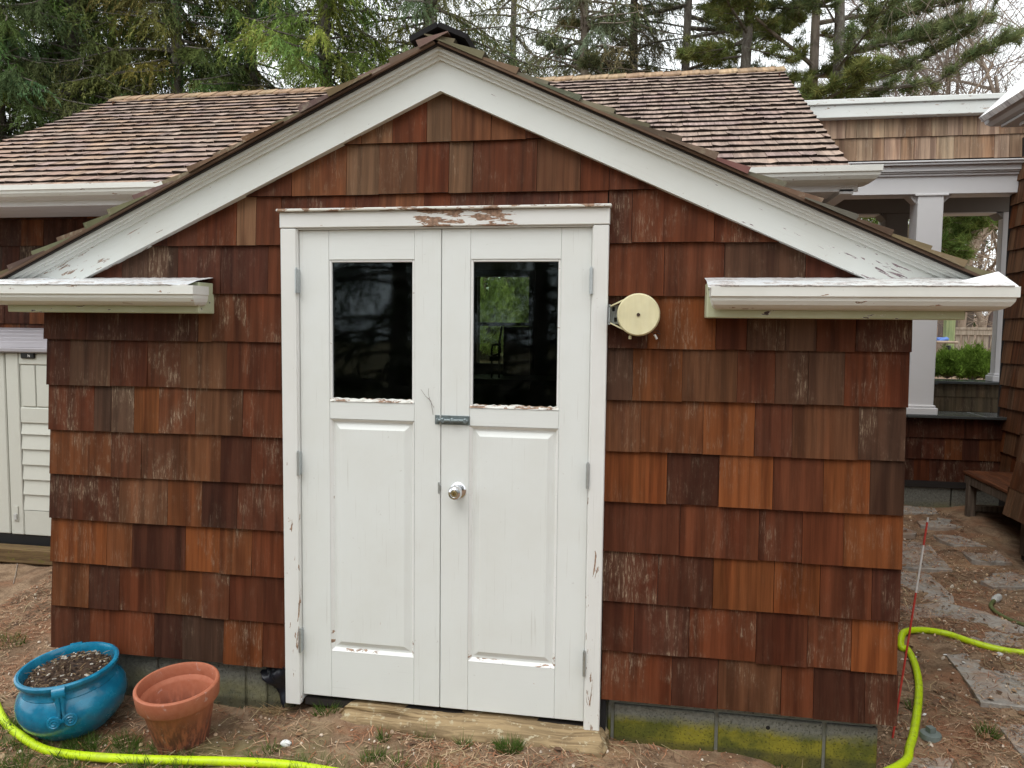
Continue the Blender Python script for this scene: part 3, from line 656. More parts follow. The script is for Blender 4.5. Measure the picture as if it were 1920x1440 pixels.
# rough plank lying before the doors
pl = MB(); nx, prof = 46, []
ax_, bx_ = at(635, 1325, Y=-.06)[0], .655
V = []
for i in range(nx+1):
    f = i/nx; x = ax_+(bx_-ax_)*f; e0 = min(1, f/.02+.5, (1-f)/.012+.55)
    wy = .012*math.sin(f*9)+.008*math.sin(f*31+1)
    top = .058+.003*math.sin(f*13); bot = -.03
    yf = -.092+wy*.7-.045*f
    for (yy, zz) in ((yf+.02, bot), (yf, .022+.005*math.sin(f*47)), (yf+.002, .036+.004*math.sin(f*61)), (yf+.018, top*e0-.004), (yf+.05, top*e0), (-.045, top*e0+.014), (.02, top*e0+.014), (.02, bot)):
        V.append((x+.01*math.sin(yy*60), yy, zz+R.uniform(-.0015, .0015)))
F = [(i*8+j, i*8+8+j, i*8+8+(j+1) % 8, i*8+(j+1) % 8) for i in range(nx) for j in range(8)]+[tuple(range(8)), tuple(nx*8+j for j in range(8))[::-1]]
pl.add(V, F); o = pl.build('door_plank', M['old_wood'], None, smooth=40); tag(o, 'rotting pale plank lying on the soil below the white double doors', 'plank')

# twig caught on the left door
tw = MB(); q = [at(812, 778, Y=-.02), at(808, 752, Y=-.022), at(798, 743, Y=-.022), at(789, 730, Y=-.02)]; tw.tube(q, [.0008, .0009, .0008, .0005], 5)
tw.tube([at(806, 750, Y=-.022), at(803, 738, Y=-.024), at(804, 728, Y=-.022)], .0006, 4); tw.tube([at(814, 765, Y=-.02), at(803, 746, Y=-.024)], .0006, 4)
tag(tw.build('twig', M['twig'], None), 'thin dry twig caught on the left door leaf above the bolt', 'twig')

# clothesline reel
rc = at(1197, 590, Y=-.085); rc2 = at(1193, 592, Y=-.02)
reel = tag(empty('clothesline_reel', (rc[0], -.02, rc[2])), 'round cream clothesline reel screwed to the shingles right of the doors', 'clothesline reel')
m_ = MB(); RR = .076; m_.lathe([(0, 0), (RR*.97, 0), (RR, .004), (RR, .050), (RR*.98, .058), (RR*.945, .064), (RR*.93, .0655), (0, .0662)], (rc[0], -.024, rc[2]), 56, Mk); m_.build('reel_case', M['cream'], reel, smooth=True)
m_ = MB(); m_.lathe([(0, .0664), (.0062, .0664), (.0062, .069), (.0, .069)], (rc[0], -.024, rc[2]), 16, Mk); m_.build('hub_screw', flat_mat('rusty_screw', (.05, .028, .018), .6, .4), reel)
m_ = MB(); bx = rc[0]-.104
for s2 in (-1, 1):
    z0_ = rc[2]+s2*.032; z1_ = rc[2]+s2*.070
    pts = [(bx, z0_-.002*s2), (rc[0]-.02, z1_+.001*s2), (rc[0]-.02, z1_-.006*s2), (bx, z0_-.006*s2)]
    m_.prism(pts if s2 < 0 else pts[::-1], FRONT, .018, .075)
m_.build('bracket_arm', M['cream'], reel)
m_ = MB(); m_.box(bx-.002, bx+.004, -.075, -.018, rc[2]-.036, rc[2]+.036); m_.box(bx, bx+.045, -.028, -.020, rc[2]-.034, rc[2]+.034); m_.build('bracket_plate', M['galv'], reel)
m_ = MB()
for dx, dz in ((.009, .020), (.017, -.018)): m_.box(bx+dx, bx+dx+.010, -.0292, -.0275, rc[2]+dz-.008, rc[2]+dz+.008, bev=.002)
m_.build('screw_slot', M['black'], reel)
m_ = MB(); kp = (rc[0]-.028, -.06, rc[2]-RR-.006); m_.lathe([(0, -.006), (.005, -.005), (.0055, 0), (.005, .005), (.003, .008)], kp, 12); m_.build('lock_knob', M['cream'], reel, smooth=True)
m_ = MB(); m_.tube([(rc[0]+.045, -.05, rc[2]-.060), (rc[0]+.060, -.045, rc[2]-.068), (rc[0]+.066, -.05, rc[2]-.064), (rc[0]+.078, -.05, rc[2]-.068)], .0013, 5); m_.tube([(rc[0]+.050, -.05, rc[2]-.058), (rc[0]+.070, -.05, rc[2]-.056), (rc[0]+.076, -.05, rc[2]-.060)], .0013, 5); m_.build('line_end', M['black'], reel)
m_ = MB(); m_.tube([(rc[0]+.058, -.052, rc[2]-.070), (rc[0]+.067, -.052, rc[2]-.086)], .004, 8); m_.build('line_toggle', M['white'], reel)

# ------------------------------------------------------------------ things inside, seen through the pane
wy = 5.985; win = tag(empty('rear_window', ((rw[0]+rw[1])/2, wy, rw[2])), 'dark framed sash window in the far wall, seen through the right door pane', 'window')
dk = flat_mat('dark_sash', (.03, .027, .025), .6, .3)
m_ = MB(); m_.box(rw[0]-.07, rw[0], 5.93, 5.98, rw[2]-.05, rw[3]+.07); m_.box(rw[1], rw[1]+.07, 5.93, 5.98, rw[2]-.05, rw[3]+.07); m_.box(rw[0], rw[1], 5.93, 5.98, rw[3], rw[3]+.07); m_.box(rw[0], rw[1], 5.93, 5.98, rw[2]-.05, rw[2]); m_.build('window_frame', dk, win)
zm = at(940, 608, Y=6)[2]; m_ = MB(); m_.box(rw[0], rw[1], 5.96, 5.99, zm-.02, zm+.02); m_.build('meeting_rail', dk, win)
m_ = MB(); m_.box(rw[0], rw[1], 5.992, 5.996, rw[2], rw[3]); m_.build('window_pane', M['glass'], win)
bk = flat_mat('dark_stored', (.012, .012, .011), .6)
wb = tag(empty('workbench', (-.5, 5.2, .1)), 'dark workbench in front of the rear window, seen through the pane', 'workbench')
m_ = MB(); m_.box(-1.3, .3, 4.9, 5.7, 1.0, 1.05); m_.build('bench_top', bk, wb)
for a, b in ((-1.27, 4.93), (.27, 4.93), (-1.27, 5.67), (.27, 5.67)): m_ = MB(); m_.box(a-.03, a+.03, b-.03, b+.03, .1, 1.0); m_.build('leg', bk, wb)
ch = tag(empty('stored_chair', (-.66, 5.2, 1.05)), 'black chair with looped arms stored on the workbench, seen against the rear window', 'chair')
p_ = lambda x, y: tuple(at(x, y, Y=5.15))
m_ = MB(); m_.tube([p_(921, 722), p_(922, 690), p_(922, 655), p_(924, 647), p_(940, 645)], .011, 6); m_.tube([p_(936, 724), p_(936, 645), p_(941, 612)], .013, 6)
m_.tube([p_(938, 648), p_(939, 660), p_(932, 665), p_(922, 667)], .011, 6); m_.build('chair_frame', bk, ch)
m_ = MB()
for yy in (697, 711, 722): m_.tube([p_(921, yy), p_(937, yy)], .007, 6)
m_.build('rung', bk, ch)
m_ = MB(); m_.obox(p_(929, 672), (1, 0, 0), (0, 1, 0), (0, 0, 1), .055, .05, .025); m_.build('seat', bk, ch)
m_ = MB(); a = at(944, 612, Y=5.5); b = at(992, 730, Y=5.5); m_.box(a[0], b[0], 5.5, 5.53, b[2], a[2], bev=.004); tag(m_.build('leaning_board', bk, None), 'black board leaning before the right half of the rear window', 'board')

# ------------------------------------------------------------------ main house behind the shed
house = tag(empty('cottage', (-1.3, 2.15, 0)), 'low cottage behind the shed with a long pinkish cedar shingle roof', 'house')
HY, EY, EZ, RY, RZ = 2.15, 1.60, 2.452, 4.10, 3.775
HL, HR = -4.42, 1.835
hw = MB(); hw.box(-4.25, -1.54, HY, HY+.1, 0, 2.36); hw.box(1.54, 1.775, HY, HY+.1, 0, 2.36); hw.box(1.675, 1.775, HY+.1, 6.05, 0, 2.36); hw.box(-4.25, -4.15, HY+.1, 6.05, 0, 2.36)
hw.box(-4.25, rw[0], 6.0, 6.1, 0, 2.36); hw.box(rw[1], 1.775, 6.0, 6.1, 0, 2.36); hw.box(rw[0], rw[1], 6.0, 6.1, 0, rw[2]); hw.box(rw[0], rw[1], 6.0, 6.1, rw[3], 2.36)
for X in (1.70, -4.2): hw.prism([(HY, 2.36), (6.05, 2.36), (RY, RZ-.10)], ((X, 0, 0), (0, 1, 0), (0, 0, 1), (1, 0, 0)), -.05, .07)
for s2 in (-1, 1):                                              # the bit of wall between the shed's roof and the eave
    pts = [(s2*1.54, 1.90), (s2*.53, 2.36), (s2*1.54, 2.36)]; hw.prism(pts if s2 < 0 else pts[::-1], ((0, HY, 0), (1, 0, 0), (0, 0, 1), (0, -1, 0)), -.1, 0)
house_wall = hw.build('wall', M['dark'], house)
HF = ((0, HY, 0), (1, 0, 0), (0, 0, 1), (0, -1, 0))
for (xa, xb, zlo) in ((-4.27, -1.70, .2), (1.60, 1.79, 1.7)):
    z = 1.575-8*E_
    while z < 2.36:
        if z >= zlo-.1:
            xs_ = splits(xa, xb, .09, .22)
            for i in range(len(xs_)-1):
                mb = MB(); shingle(mb, HF, xs_[i]+.001, xs_[i+1]-.001, z+R.uniform(-.002, .002), min(2.36, z+E_), R.uniform(.013, .018), .003, tone(R.choice('rrodDDgd')))
                mb.build('shingle', M['cedar'], house_wall)
        z += E_
for s2 in (-1, 1):
    for k in range(3):
        z = 1.575+(k+1)*E_+.001; xs_ = splits(.5, 1.62, .1, .2)
        for i in range(len(xs_)-1):
            mb = MB(); a, b = sorted((xs_[i]*s2, xs_[i+1]*s2))
            if shingle(mb, HF, a+.001, b-.001, z, min(2.36, z+E_), .015, .003, tone(R.choice('rRodd')), [(s2*ROOFK, 1, -2.61)]): mb.build('shingle', M['cedar'], house_wall)
for X, s2 in ((1.775, 1), (-4.25, -1)):                          # gable end courses
    z = .25
    while z < 3.6:
        y0, y1 = HY, 6.1
        if z > 2.2: d_ = (z-2.36)/.53; y0, y1 = max(HY, RY-(RY-HY)*(1-max(0, z-2.36)/(RZ-.1-2.36))), min(6.1, RY+(6.05-RY)*(1-max(0, z-2.36)/(RZ-.1-2.36)))
        if y1-y0 < .1: break
        mb = MB(); xs_ = splits(y0, y1, .1, .25)
        for i in range(len(xs_)-1): shingle(mb, ((X, 0, 0), (0, 1, 0), (0, 0, 1), (s2, 0, 0)), xs_[i]+.001, xs_[i+1]-.001, z, z+E_, .016, .003, tone(R.choice('rodt')))
        mb.build('shingle_course', M['cedar_side'], house_wall); z += E_
# roof deck and shingles
sl = math.hypot(RY-EY, RZ-EZ); Vr = Vector((0, RY-EY, RZ-EZ))/sl; Nr = Vector((0, -Vr.z, Vr.y)); Or = Vector((0, EY, EZ))
rd = MB()
rd.obox(Or+Vr*(sl/2)+Vector(((HL+HR)/2, 0, 0))-Nr*.022, (1, 0, 0), Vr, Nr, (HR-HL)/2-.02, sl/2, .020)
Vb = Vector((0, -(RY-EY), RZ-EZ))/sl; Nb = Vector((0, Vb.z, -Vb.y)); Ob = Vector((0, 2*RY-EY, EZ)); rd.obox(Ob+Vb*(sl/2)+Vector(((HL+HR)/2, 0, 0))-Nb*-.022, (1, 0, 0), Vb, Nb, (HR-HL)/2-.02, sl/2, .020)
house_roof = rd.build('roof', M['dark'], house)
RT = [(.33, .245, .20), (.31, .23, .19), (.345, .26, .21), (.30, .22, .185), (.335, .25, .20), (.30, .22, .195)]
items = []; ex = .1265; nrow = int(sl/ex)+1
for k in range(nrow):
    v0 = k*ex-.012; v1 = min(v0+ex+.02, sl); x = HL+R.uniform(-.05, 0)
    while x < HR:
        w_ = R.uniform(.07, .21); x1 = min(x+w_, HR)
        if HR-x1 < .04: x1 = HR
        if x < HL: x = HL
        tn = R.choice(RT); kx = R.uniform(.90, 1.08); left = max(0, min(1, (-x-.4)/2))
        pr = (1+.08*left, 1, 1-.10*left) if R.random() < .35*left+.05 else (1, 1, 1)
        items.append((x+.0012, x1-.0012, v0+R.uniform(-.003, .003), v1, (tn[0]*kx*pr[0], tn[1]*kx*pr[1], tn[2]*kx*pr[2], R.uniform(.05, .35))))
        x = x1
def vis(it):
    x = (it[0]+it[1])/2; p = Or+Vr*it[2]; p.x = x; d = (p-Vector(CAM)).length
    hid = abs(x-.05*0)*.0
    # hidden behind the shed's gable when the line of sight passes under its roof
    f_ = (-.1-CAM[1])/(p.y-CAM[1]); xx = CAM[0]+(p.x-CAM[0])*f_; zz = CAM[2]+(p.z-CAM[2])*f_
    vis_ = zz > zr(xx)+.0; out = xx < -2.0
    return (0 if vis_ and not out else 100)+d/((it[1]-it[0])/.15)**.5
items.sort(key=vis); rest = MB()
for q, it in enumerate(items):
    if q < 296:
        mb = MB(); shingle(mb, (Or, (1, 0, 0), Vr, Nr), it[0], it[1], it[2], it[3], R.uniform(.017, .021), .001, it[4], curl=.005, back=-.003, butt=.07); mb.build('roof_shingle', M['cedar_roof'], house_roof)
    else: shingle(rest, (Or, (1, 0, 0), Vr, Nr), it[0], it[1], it[2], it[3], R.uniform(.017, .021), .001, it[4], curl=.005, back=-.003, butt=.07)
for k in range(0, nrow, 1): shingle(rest, (Ob, (-1, 0, 0), Vb, (0, -Nb.y if Nb.z < 0 else Nb.y, abs(Nb.z))), -HR, -HL, k*ex, min(k*ex+ex+.02, sl), .014, .001, (.28, .18, .14, .2))
o = rest.build('roof_shingles', M['cedar_roof'], house_roof); o['kind'] = 'stuff'
x = HL-.01
while x < HR:                                                    # ridge boards lapping from right to left
    x1 = min(x+.155, HR+.01); tn = R.choice([(.33, .225, .14), (.30, .20, .13), (.36, .26, .16)]); kx = R.uniform(.85, 1.1)
    mb = MB()
    for s2, Vv in ((1, Vr), (-1, Vb)):
        P = Vector((0, RY, RZ+.014))
        c0 = P+Vector(((x+x1)/2, 0, 0))-Vv*.055; mb.obox(c0+(Nr if s2 > 0 else Vector((0, -Nr.y, Nr.z)))*(.006), Vector((1, 0, .05)), Vv, Vector((-.05, 0, 1)), (x1-x)/2+.008, .062, .0075, tint=(tn[0]*kx, tn[1]*kx, tn[2]*kx, .2), seed=R.random())
    mb.build('ridge_shingle', M['cedar_roof'], house_roof); x = x1
# boxed eave, gutters
GP = [(.0, 2.462), (.105, 2.462), (.105, 2.430), (.097, 2.426), (.094, 2.410), (.080, 2.392), (.055, 2.380), (.0, 2.374)]
for (a, b, ecap) in ((HL-.05, -.42, 0), (.42, 1.862, 1)):
    g = MB(); m = len(GP); V = []; xe = b
    V += [(a, EY+.02-d, z) for d, z in GP]; V += [(xe+(d if ecap else 0), EY+.02-d, z) for d, z in GP]; V += [(xe+(d if ecap else 0), EY+.10, z) for d, z in GP]
    F = [(i*m+j, i*m+j+1, (i+1)*m+j+1, (i+1)*m+j) for i in (0, 1) for j in range(m-1)]; g.add(V, F)
    g.build('gutter', M['gutter'], house)
    g = MB()
    for q in range(4):
        y0_ = EY+.03+q*.135; g.box(a+.04, b, y0_, min(y0_+.132, HY-.002), 2.350, 2.362, bev=.003)
    g.box(a+.04, b+.01, EY+.015, EY+.03, 2.34, 2.45, bev=.002); g.build('soffit', M['trim_grey'], house)
g = MB(); g.obox((1.812, (EY+HY)/2+.02, 2.34), (0, 1, 0), (1, 0, 0), (0, 0, 1), .28, .035, .012); g.box(1.79, 1.845, EY+.05, HY, 2.362, 2.44); g.build('eave_return', M['trim_grey'], house)
g = MB(); ga = at(1302/1, 347, Y=1.85); g.box(1.0, 1.14, 1.78, 1.90, 2.338, 2.349, bev=.004); g.build('soffit_vent', M['putty'], house)
rk = MB(); rk.obox(Or+Vr*(sl/2)+Vector((HR-.03, 0, 0))-Nr*.085, (1, 0, 0), Vr, Nr, .015, sl/2, .045); rk.build('rake_board', M['trim_grey'], house)
c_ = MB(); c_.box(-.5, 1.0, HY, HY+.02, 0, .1); 

# ------------------------------------------------------------------ breezeway on the right
bz_ = tag(empty('breezeway', (3.3, 4.3, 0)), 'white columned breezeway with cedar parapet behind the shed to the right', 'breezeway')
BY = 4.3; BL, BR = 1.80, 4.6
m_ = MB(); m_.box(BL, BR, BY, BY+.22, 2.755, 3.0, bev=.003); m_.build('beam', M['trim_b'], bz_)
m_ = MB()
for z0, z1, d in ((2.905, 2.925, .02), (2.925, 2.938, .035), (2.938, 2.985, .05), (2.985, 3.005, .085), (3.005, 3.018, .10)): m_.box(BL, BR, BY-d, BY+.05, z0, z1-.001, bev=.002)
m_.build('cornice', M['trim_b'], bz_)
m_ = MB(); m_.box(BL, BR, BY-.085, BY+.12, 3.395, 3.50, bev=.004); m_.box(BL, BR, BY-.105, BY+.14, 3.501, 3.545, bev=.004); m_.build('parapet_cap', M['trim'], bz_)
m_ = MB(); m_.box(BL, BR, BY+.0, BY+.12, 3.02, 3.394); par = m_.build('parapet', M['dark'], bz_)
for z0, z1 in ((3.045, 3.235), (3.235, 3.42)):
    xs_ = splits(BL+.02, 4.35, .085, .20)
    for i in range(len(xs_)-1):
        mb = MB(); b_ = R.choice([(.33, .23, .155), (.38, .28, .19), (.29, .19, .125), (.36, .25, .18)]); kx = R.uniform(.85, 1.1)
        shingle(mb, ((0, BY, 0), (1, 0, 0), (0, 0, 1), (0, -1, 0)), xs_[i]+.0015, xs_[i+1]-.0015, z0+R.uniform(-.002, .002), min(z1+.003, 3.394), R.uniform(.014, .02), .003, (*[q*kx for q in b_], .6)); mb.build('shingle', M['cedar_pale'], par)
RB = 5.75                                                        # rear frame
def column(name, xc, yc, w, z0, z1, mat, base=True):
    m_ = MB(); m_.box(xc-w/2, xc+w/2, yc, yc+w, z0, z1, bev=.004)
    c = m_.build(name, mat, bz_)
    if base:
        m_ = MB(); m_.box(xc-w/2-.03, xc+w/2+.03, yc-.03, yc+w+.03, z0-.002, z0+.06, bev=.006); m_.box(xc-w/2-.015, xc+w/2+.015, yc-.015, yc+w+.015, z0+.061, z0+.082, bev=.006); m_.build('plinth', mat, c)
    return c
c1 = at(1748, 480, Y=BY)[0]; cw = .205
cx = (at(1724, 372, Y=BY)[0]+at(1770, 372, Y=BY)[0])/2
column('column', cx-.005, BY, cw, .872, 2.755, M['trim_b'])
m_ = MB(); m_.box(cx-cw/2-.03, cx+cw/2+.03, BY-.012, BY+.2, 2.74, 2.757, bev=.003); m_.build('capital', M['trim_b'], bz_)
xa, xb = at(1657, 500, Y=RB)[0], at(1702, 440, Y=RB)[0]
column('column', (xa+xb)/2, RB, abs(xb-xa), 1.07, 2.80, M['shade_taupe'], False)
xc, xd = at(1867, 650, Y=RB)[0], at(1888, 650, Y=RB)[0]
column('column', (xc+xd)/2, RB, xd-xc, 1.085, 2.80, M['trim_b'])
zb_ = at(1800, 398, Y=RB)[2]
m_ = MB(); m_.box(BL, BR, RB, RB+.2, zb_, 3.0, bev=.004)
for X, s2 in (((xa), -1), (xb, 1), (xc, -1)): m_.prism([(X, zb_), (X+s2*.07, zb_), (X, zb_-.07)] if s2 > 0 else [(X, zb_), (X, zb_-.07), (X+s2*.07, zb_)], ((0, RB, 0), (1, 0, 0), (0, 0, 1), (0, -1, 0)), -.2, -.002)
m_.build('rear_beam', M['shade_taupe'], bz_)
m_ = MB(); m_.box(xb+.01, xc-.01, RB+.002, RB+.2, zb_-.012, zb_-.001); m_.box(BL, xa-.01, RB+.002, RB+.2, zb_-.012, zb_-.001); m_.build('opening_trim', M['trim_b'], bz_)
m_ = MB(); m_.box(BL, BR, BY+.22, RB, 2.97, 3.0); m_.build('ceiling', M['shade_taupe'], bz_)
for X, s2 in ((cx-cw/2-.004, -1), (cx+cw/2, 1)):
    m_ = MB(); m_.prism([(X, 2.755), (X+s2*.0+s2*.075, 2.755), (X, 2.68)] if s2 > 0 else [(X, 2.755), (X, 2.68), (X+s2*.075, 2.755)], ((0, BY+.04, 0), (1, 0, 0), (0, 0, 1), (0, -1, 0)), -.12, 0)
    m_.build('corner_brace', M['trim_grey'], bz_)
# low wall with slate cap
m_ = MB(); m_.box(1.9, 4.1, BY+.03, BY+.22, .234, .845); lw = m_.build('low_wall', M['dark'], bz_)
for k in range(3):
    z0 = .292+k*E_; xs_ = splits(2.2, 3.80, .10, .22)
    for i in range(len(xs_)-1):
        mb = MB(); shingle(mb, ((0, BY+.03, 0), (1, 0, 0), (0, 0, 1), (0, -1, 0)), xs_[i]+.001, xs_[i+1]-.001, z0+R.uniform(-.002, .002), min(z0+E_, .846), R.uniform(.014, .018), .003, tone(R.choice('rRrodd' if k < 2 else 'rDDdr'))); mb.build('shingle', M['cedar'], lw)
m_ = MB(); m_.box(2.2, 3.8, BY+.012, BY+.03, .235, .29); m_.build('shingle_course', M['dark'], lw)
for i in range(5):
    m_ = MB(); a = 2.2+i*.405; m_.box(a+.006, a+.399, BY+.035, BY+.2, -.05, .232, bev=.004); m_.build('block', M['block_dark'], lw)
for a, b in ((2.1, 3.0), (3.004, 3.62), (3.624, 3.95)):
    m_ = MB(); m_.box(a, b, BY-.05, BY+.36, .847, .870, bev=.003); m_.build('slate_cap', M['slate'], bz_)
m_ = MB(); m_.box(2.6, 4.6, RB+.02, RB+.25, .3, 1.055); rwl = m_.build('rear_low_wall', M['dark'], bz_)
for k in range(4):
    z0 = .47+k*.15; xs_ = splits(3.70, 4.5, .10, .2)
    for i in range(len(xs_)-1):
        mb = MB(); shingle(mb, ((0, RB+.02, 0), (1, 0, 0), (0, 0, 1), (0, -1, 0)), xs_[i]+.001, xs_[i+1]-.001, z0, min(1.056, z0+.15), .015, .003, (.085, .065, .04, .5)); mb.build('shingle', M['cedar'], rwl)
m_ = MB(); m_.box(3.32, 3.62, RB-.22, RB+.02, .5, .97); m_.build('step_block', M['dark'], rwl)
Pc = ((3.62, RB-.2, 0), (.35, .94, 0), (0, 0, 1), (-.94, .35, 0))
for k in range(2):
    for i in range(2):
        mb = MB(); shingle(mb, ((3.44, RB-.215, 0), (1, 0, 0), (0, 0, 1), (0, -1, 0)), i*.10, i*.10+.098, .80+k*.13-.15, .80+k*.13, .014, .003, (.26, .16, .085, .5)); mb.build('shingle', M['cedar'], rwl)
m_ = MB(); m_.box(3.2, 4.6, RB-.06, RB+.34, 1.057, 1.083, bev=.003); m_.box(3.2, 3.66, RB-.26, RB-.062, 1.057, 1.083, bev=.003); m_.build('slate_cap', M['slate'], bz_)
m_ = MB(); m_.box(3.0, 3.64, RB-.5, RB-.2, .76, .78, bev=.003); m_.build('slate_cap', M['slate'], bz_)
m_ = MB(); m_.box(2.2, 4.4, BY+.36, RB, .60, .64); m_.build('passage_floor', M['slate'], bz_)

# ------------------------------------------------------------------ neighbouring wing at the right edge
wg = tag(empty('shingled_wing', (4.2, 3.0, 0)), 'brown shingled house wing with grey eave at the right edge', 'house')
XW = 3.775
m_ = MB(); m_.box(XW+.02, XW+1.2, 3.0, BY+.16, 0, 3.2); m_.box(3.40, 5.2, -1.2, 3.0, 0, 3.15); ww = m_.build('wing_wall', M['dark'], wg)
def side_tone(): return tone(R.choice('ttTToB'))
z = .95-3*E_
while z < 2.9:
    xs_ = splits(2.99, BY+.1, .1, .2)
    for i in range(len(xs_)-1):
        mb = MB(); shingle(mb, ((XW+.02, 0, 0), (0, 1, 0), (0, 0, 1), (-1, 0, 0)), xs_[i]+.001, xs_[i+1]-.001, z+R.uniform(-.002, .002), z+E_, R.uniform(.018, .024), .003, side_tone()); mb.build('shingle', M['cedar_side'], ww)
    z += E_
for k in range(15):                                              # nearer corner, flared outwards at the foot
    z0 = .32+k*E_; fl = .10*max(0, (1.1-z0)/.8)**1.3; X = 3.395-fl
    xs_ = splits(-.6, 2.99, .1, .22)
    for i in range(len(xs_)-1):
        if xs_[i+1] < 1.2: continue
        mb = MB(); shingle(mb, ((X, 0, 0), (0, 1, 0), (0, 0, 1), (-1, 0, 0)), xs_[i]+.001, xs_[i+1]-.001, z0+R.uniform(-.002, .002), z0+E_, R.uniform(.022, .03)+fl*.12, .003, side_tone()); mb.build('shingle', M['cedar_side'], ww)
    mb = MB(); xs_ = splits(X-.01, 3.8, .1, .2)
    for i in range(len(xs_)-1): shingle(mb, ((0, 3.0, 0), (-1, 0, 0), (0, 0, 1), (0, 1, 0)), -xs_[i+1]+.001, -xs_[i]-.001, z0, z0+E_, .018, .003, side_tone())
    mb.build('shingle_course', M['cedar'], ww)
# eave running toward the camera
ge = MB(); Xe = 3.05; Z0 = 3.095; yt = 3.17
P5 = [(.02, 0), (-.0, 0), (-.0, -.028), (.012, -.032), (.02, -.055), (.045, -.075), (.10, -.082)]
V = []; n5 = len(P5)
V += [(Xe+d, yt-(.0 if True else 0)-d, Z0+z) for d, z in P5]; V += [(Xe+d, -.8, Z0+z) for d, z in P5]
Vc = [(Xe+.9, yt-d, Z0+z) for d, z in P5]
V = Vc+V; ge.add(V, [(i*n5+j, i*n5+j+1, (i+1)*n5+j+1, (i+1)*n5+j) for i in (0, 1) for j in range(n5-1)]); ge.build('gutter', M['trim_grey'], wg)
ge = MB(); ge.box(Xe+.08, 3.5, -.8, yt-.12, Z0-.10, Z0-.085); ge.box(Xe+.14, 3.5, -.8, yt-.25, Z0-.125, Z0-.10, bev=.004); ge.box(Xe+.25, 3.5, 2.2, yt-.32, Z0-.15, Z0-.125, bev=.004); ge.build('soffit', M['trim_grey'], wg)
ge = MB(); a = Vector((Xe+.06, 0, Z0+.005)); sl2 = Vector((1, 0, 1.0)).normalized(); nn2 = Vector((-1, 0, 1)).normalized()
ge.obox(Vector((Xe+.4, 1.15, Z0+.40)), (0, 1, 0), sl2, nn2, 1.93, .62, .02); ge.build('wing_roof', M['cedar_edge'], wg)
ge = MB(); ge.prism([(Xe+.22, Z0+.0), (4.5, Z0), (4.5, Z0+1.28)], ((0, 3.03, 0), (1, 0, 0), (0, 0, 1), (0, -1, 0)), -.03, 0); ge.build('gable_board', M['trim_grey'], wg)

# bench in the corner
bn = tag(empty('corner_bench', (3.6, 3.6, .08)), 'wet brown slatted wooden bench in the corner below the slate capped wall', 'bench')
fx = at(1808, 883, Y=4.02)[0]; sz = .44
for i in range(5):
    m_ = MB(); a = fx+i*.078; m_.box(a, a+.074, 2.95, 4.05, sz-.026, sz, bev=.004, seed=i*.17); m_.build('slat', M['bench'], bn)
m_ = MB(); m_.box(fx+.008, fx+.036, 2.97, 4.03, sz-.10, sz-.028, bev=.003); m_.build('apron', M['bench_g'], bn)
m_ = MB(); m_.box(fx+.036, fx+.36, 4.0, 4.028, sz-.10, sz-.028, bev=.003); m_.build('apron', M['bench_g'], bn)
for x_, y_ in ((fx+.005, 3.985), (fx+.33, 3.985), (fx+.005, 3.02), (fx+.33, 3.02)):
    m_ = MB(); m_.box(x_, x_+.062, y_-.06, y_, .03, sz-.028, bev=.004); m_.build('leg', M['bench_g'], bn)
m_ = MB(); m_.box(fx+.07, fx+.36, 4.03, 4.08, .10, .15, bev=.006); tag(m_.build('timber_offcut', M['fence'], None), 'pale timber offcut lying on the ground behind the bench legs', 'timber')

# ------------------------------------------------------------------ garden beyond the breezeway
gd = lambda x, y: float(base_h(np.array([x]), np.array([y]))[0])
fn = tag(empty('wooden_fence', (6.6, 12, gd(6.6, 12))), 'weathered grey picket fence with top rail beyond the breezeway', 'fence')
FY = 12.0; fzt = at(1830, 614, Y=FY)[2]; fx0, fx1 = at(1789, 640, Y=FY)[0], at(1905, 640, Y=FY)[0]+.6
m_ = MB(); m_.box(fx0, fx1, FY-.06, FY+.05, fzt-.045, fzt, bev=.004); m_.box(fx0, fx1, FY-.045, FY-.01, fzt-.135, fzt-.046, bev=.003); m_.build('rail', M['fence'], fn)
x = fx0+.02
while x < fx1:
    m_ = MB(); m_.box(x, x+.075, FY-.005+R.uniform(-.004, .004), FY+.02, gd(x, FY)-.05, fzt-.05, seed=R.random()); m_.build('picket', M['fence'], fn); x += .115
m_ = MB(); m_.box(fx0+.02, fx1, FY+.024, FY+.05, gd(7, FY)+.0, gd(7, FY)+.12); m_.build('rail', M['fence'], fn)
py_ = 9.0; pa, pb = at(1771, 620, Y=py_), at(1788, 620, Y=py_); zt = at(1779, 584, Y=py_)[2]
pw = (pb[0]-pa[0])/2; pc_ = (pa[0]+pb[0])/2
pt = tag(empty('garden_post', (pc_, py_, gd(pc_, py_))), 'square green stained post with cap beside the picket fence', 'post')
m_ = MB(); m_.box(pc_-pw, pc_+pw, py_-pw, py_+pw, gd(pc_, py_)-.05, zt, bev=.006); m_.box(pc_-pw*.45, pc_+pw*.45, py_-pw-.008, py_-pw+.001, gd(pc_, py_), zt-.03); m_.build('shaft', M['post_green'], pt)
m_ = MB(); m_.box(pc_-pw-.03, pc_+pw+.03, py_-pw-.03, py_+pw+.03, zt+.001, zt+.035, bev=.006); m_.build('cap', M['post_green'], pt)
rl = MB(); rl.tube([at(1755, 641, Y=8.7), at(1796, 642, Y=8.7)], .018, 8); rl.build('wooden_pole', M['bark_tan'], None); o = bpy.data.objects['wooden_pole']; tag(o, 'short tan pole resting across the green garden post', 'pole')
bl = MB(); a_ = Vector(at(1762, 637, Y=8.9))
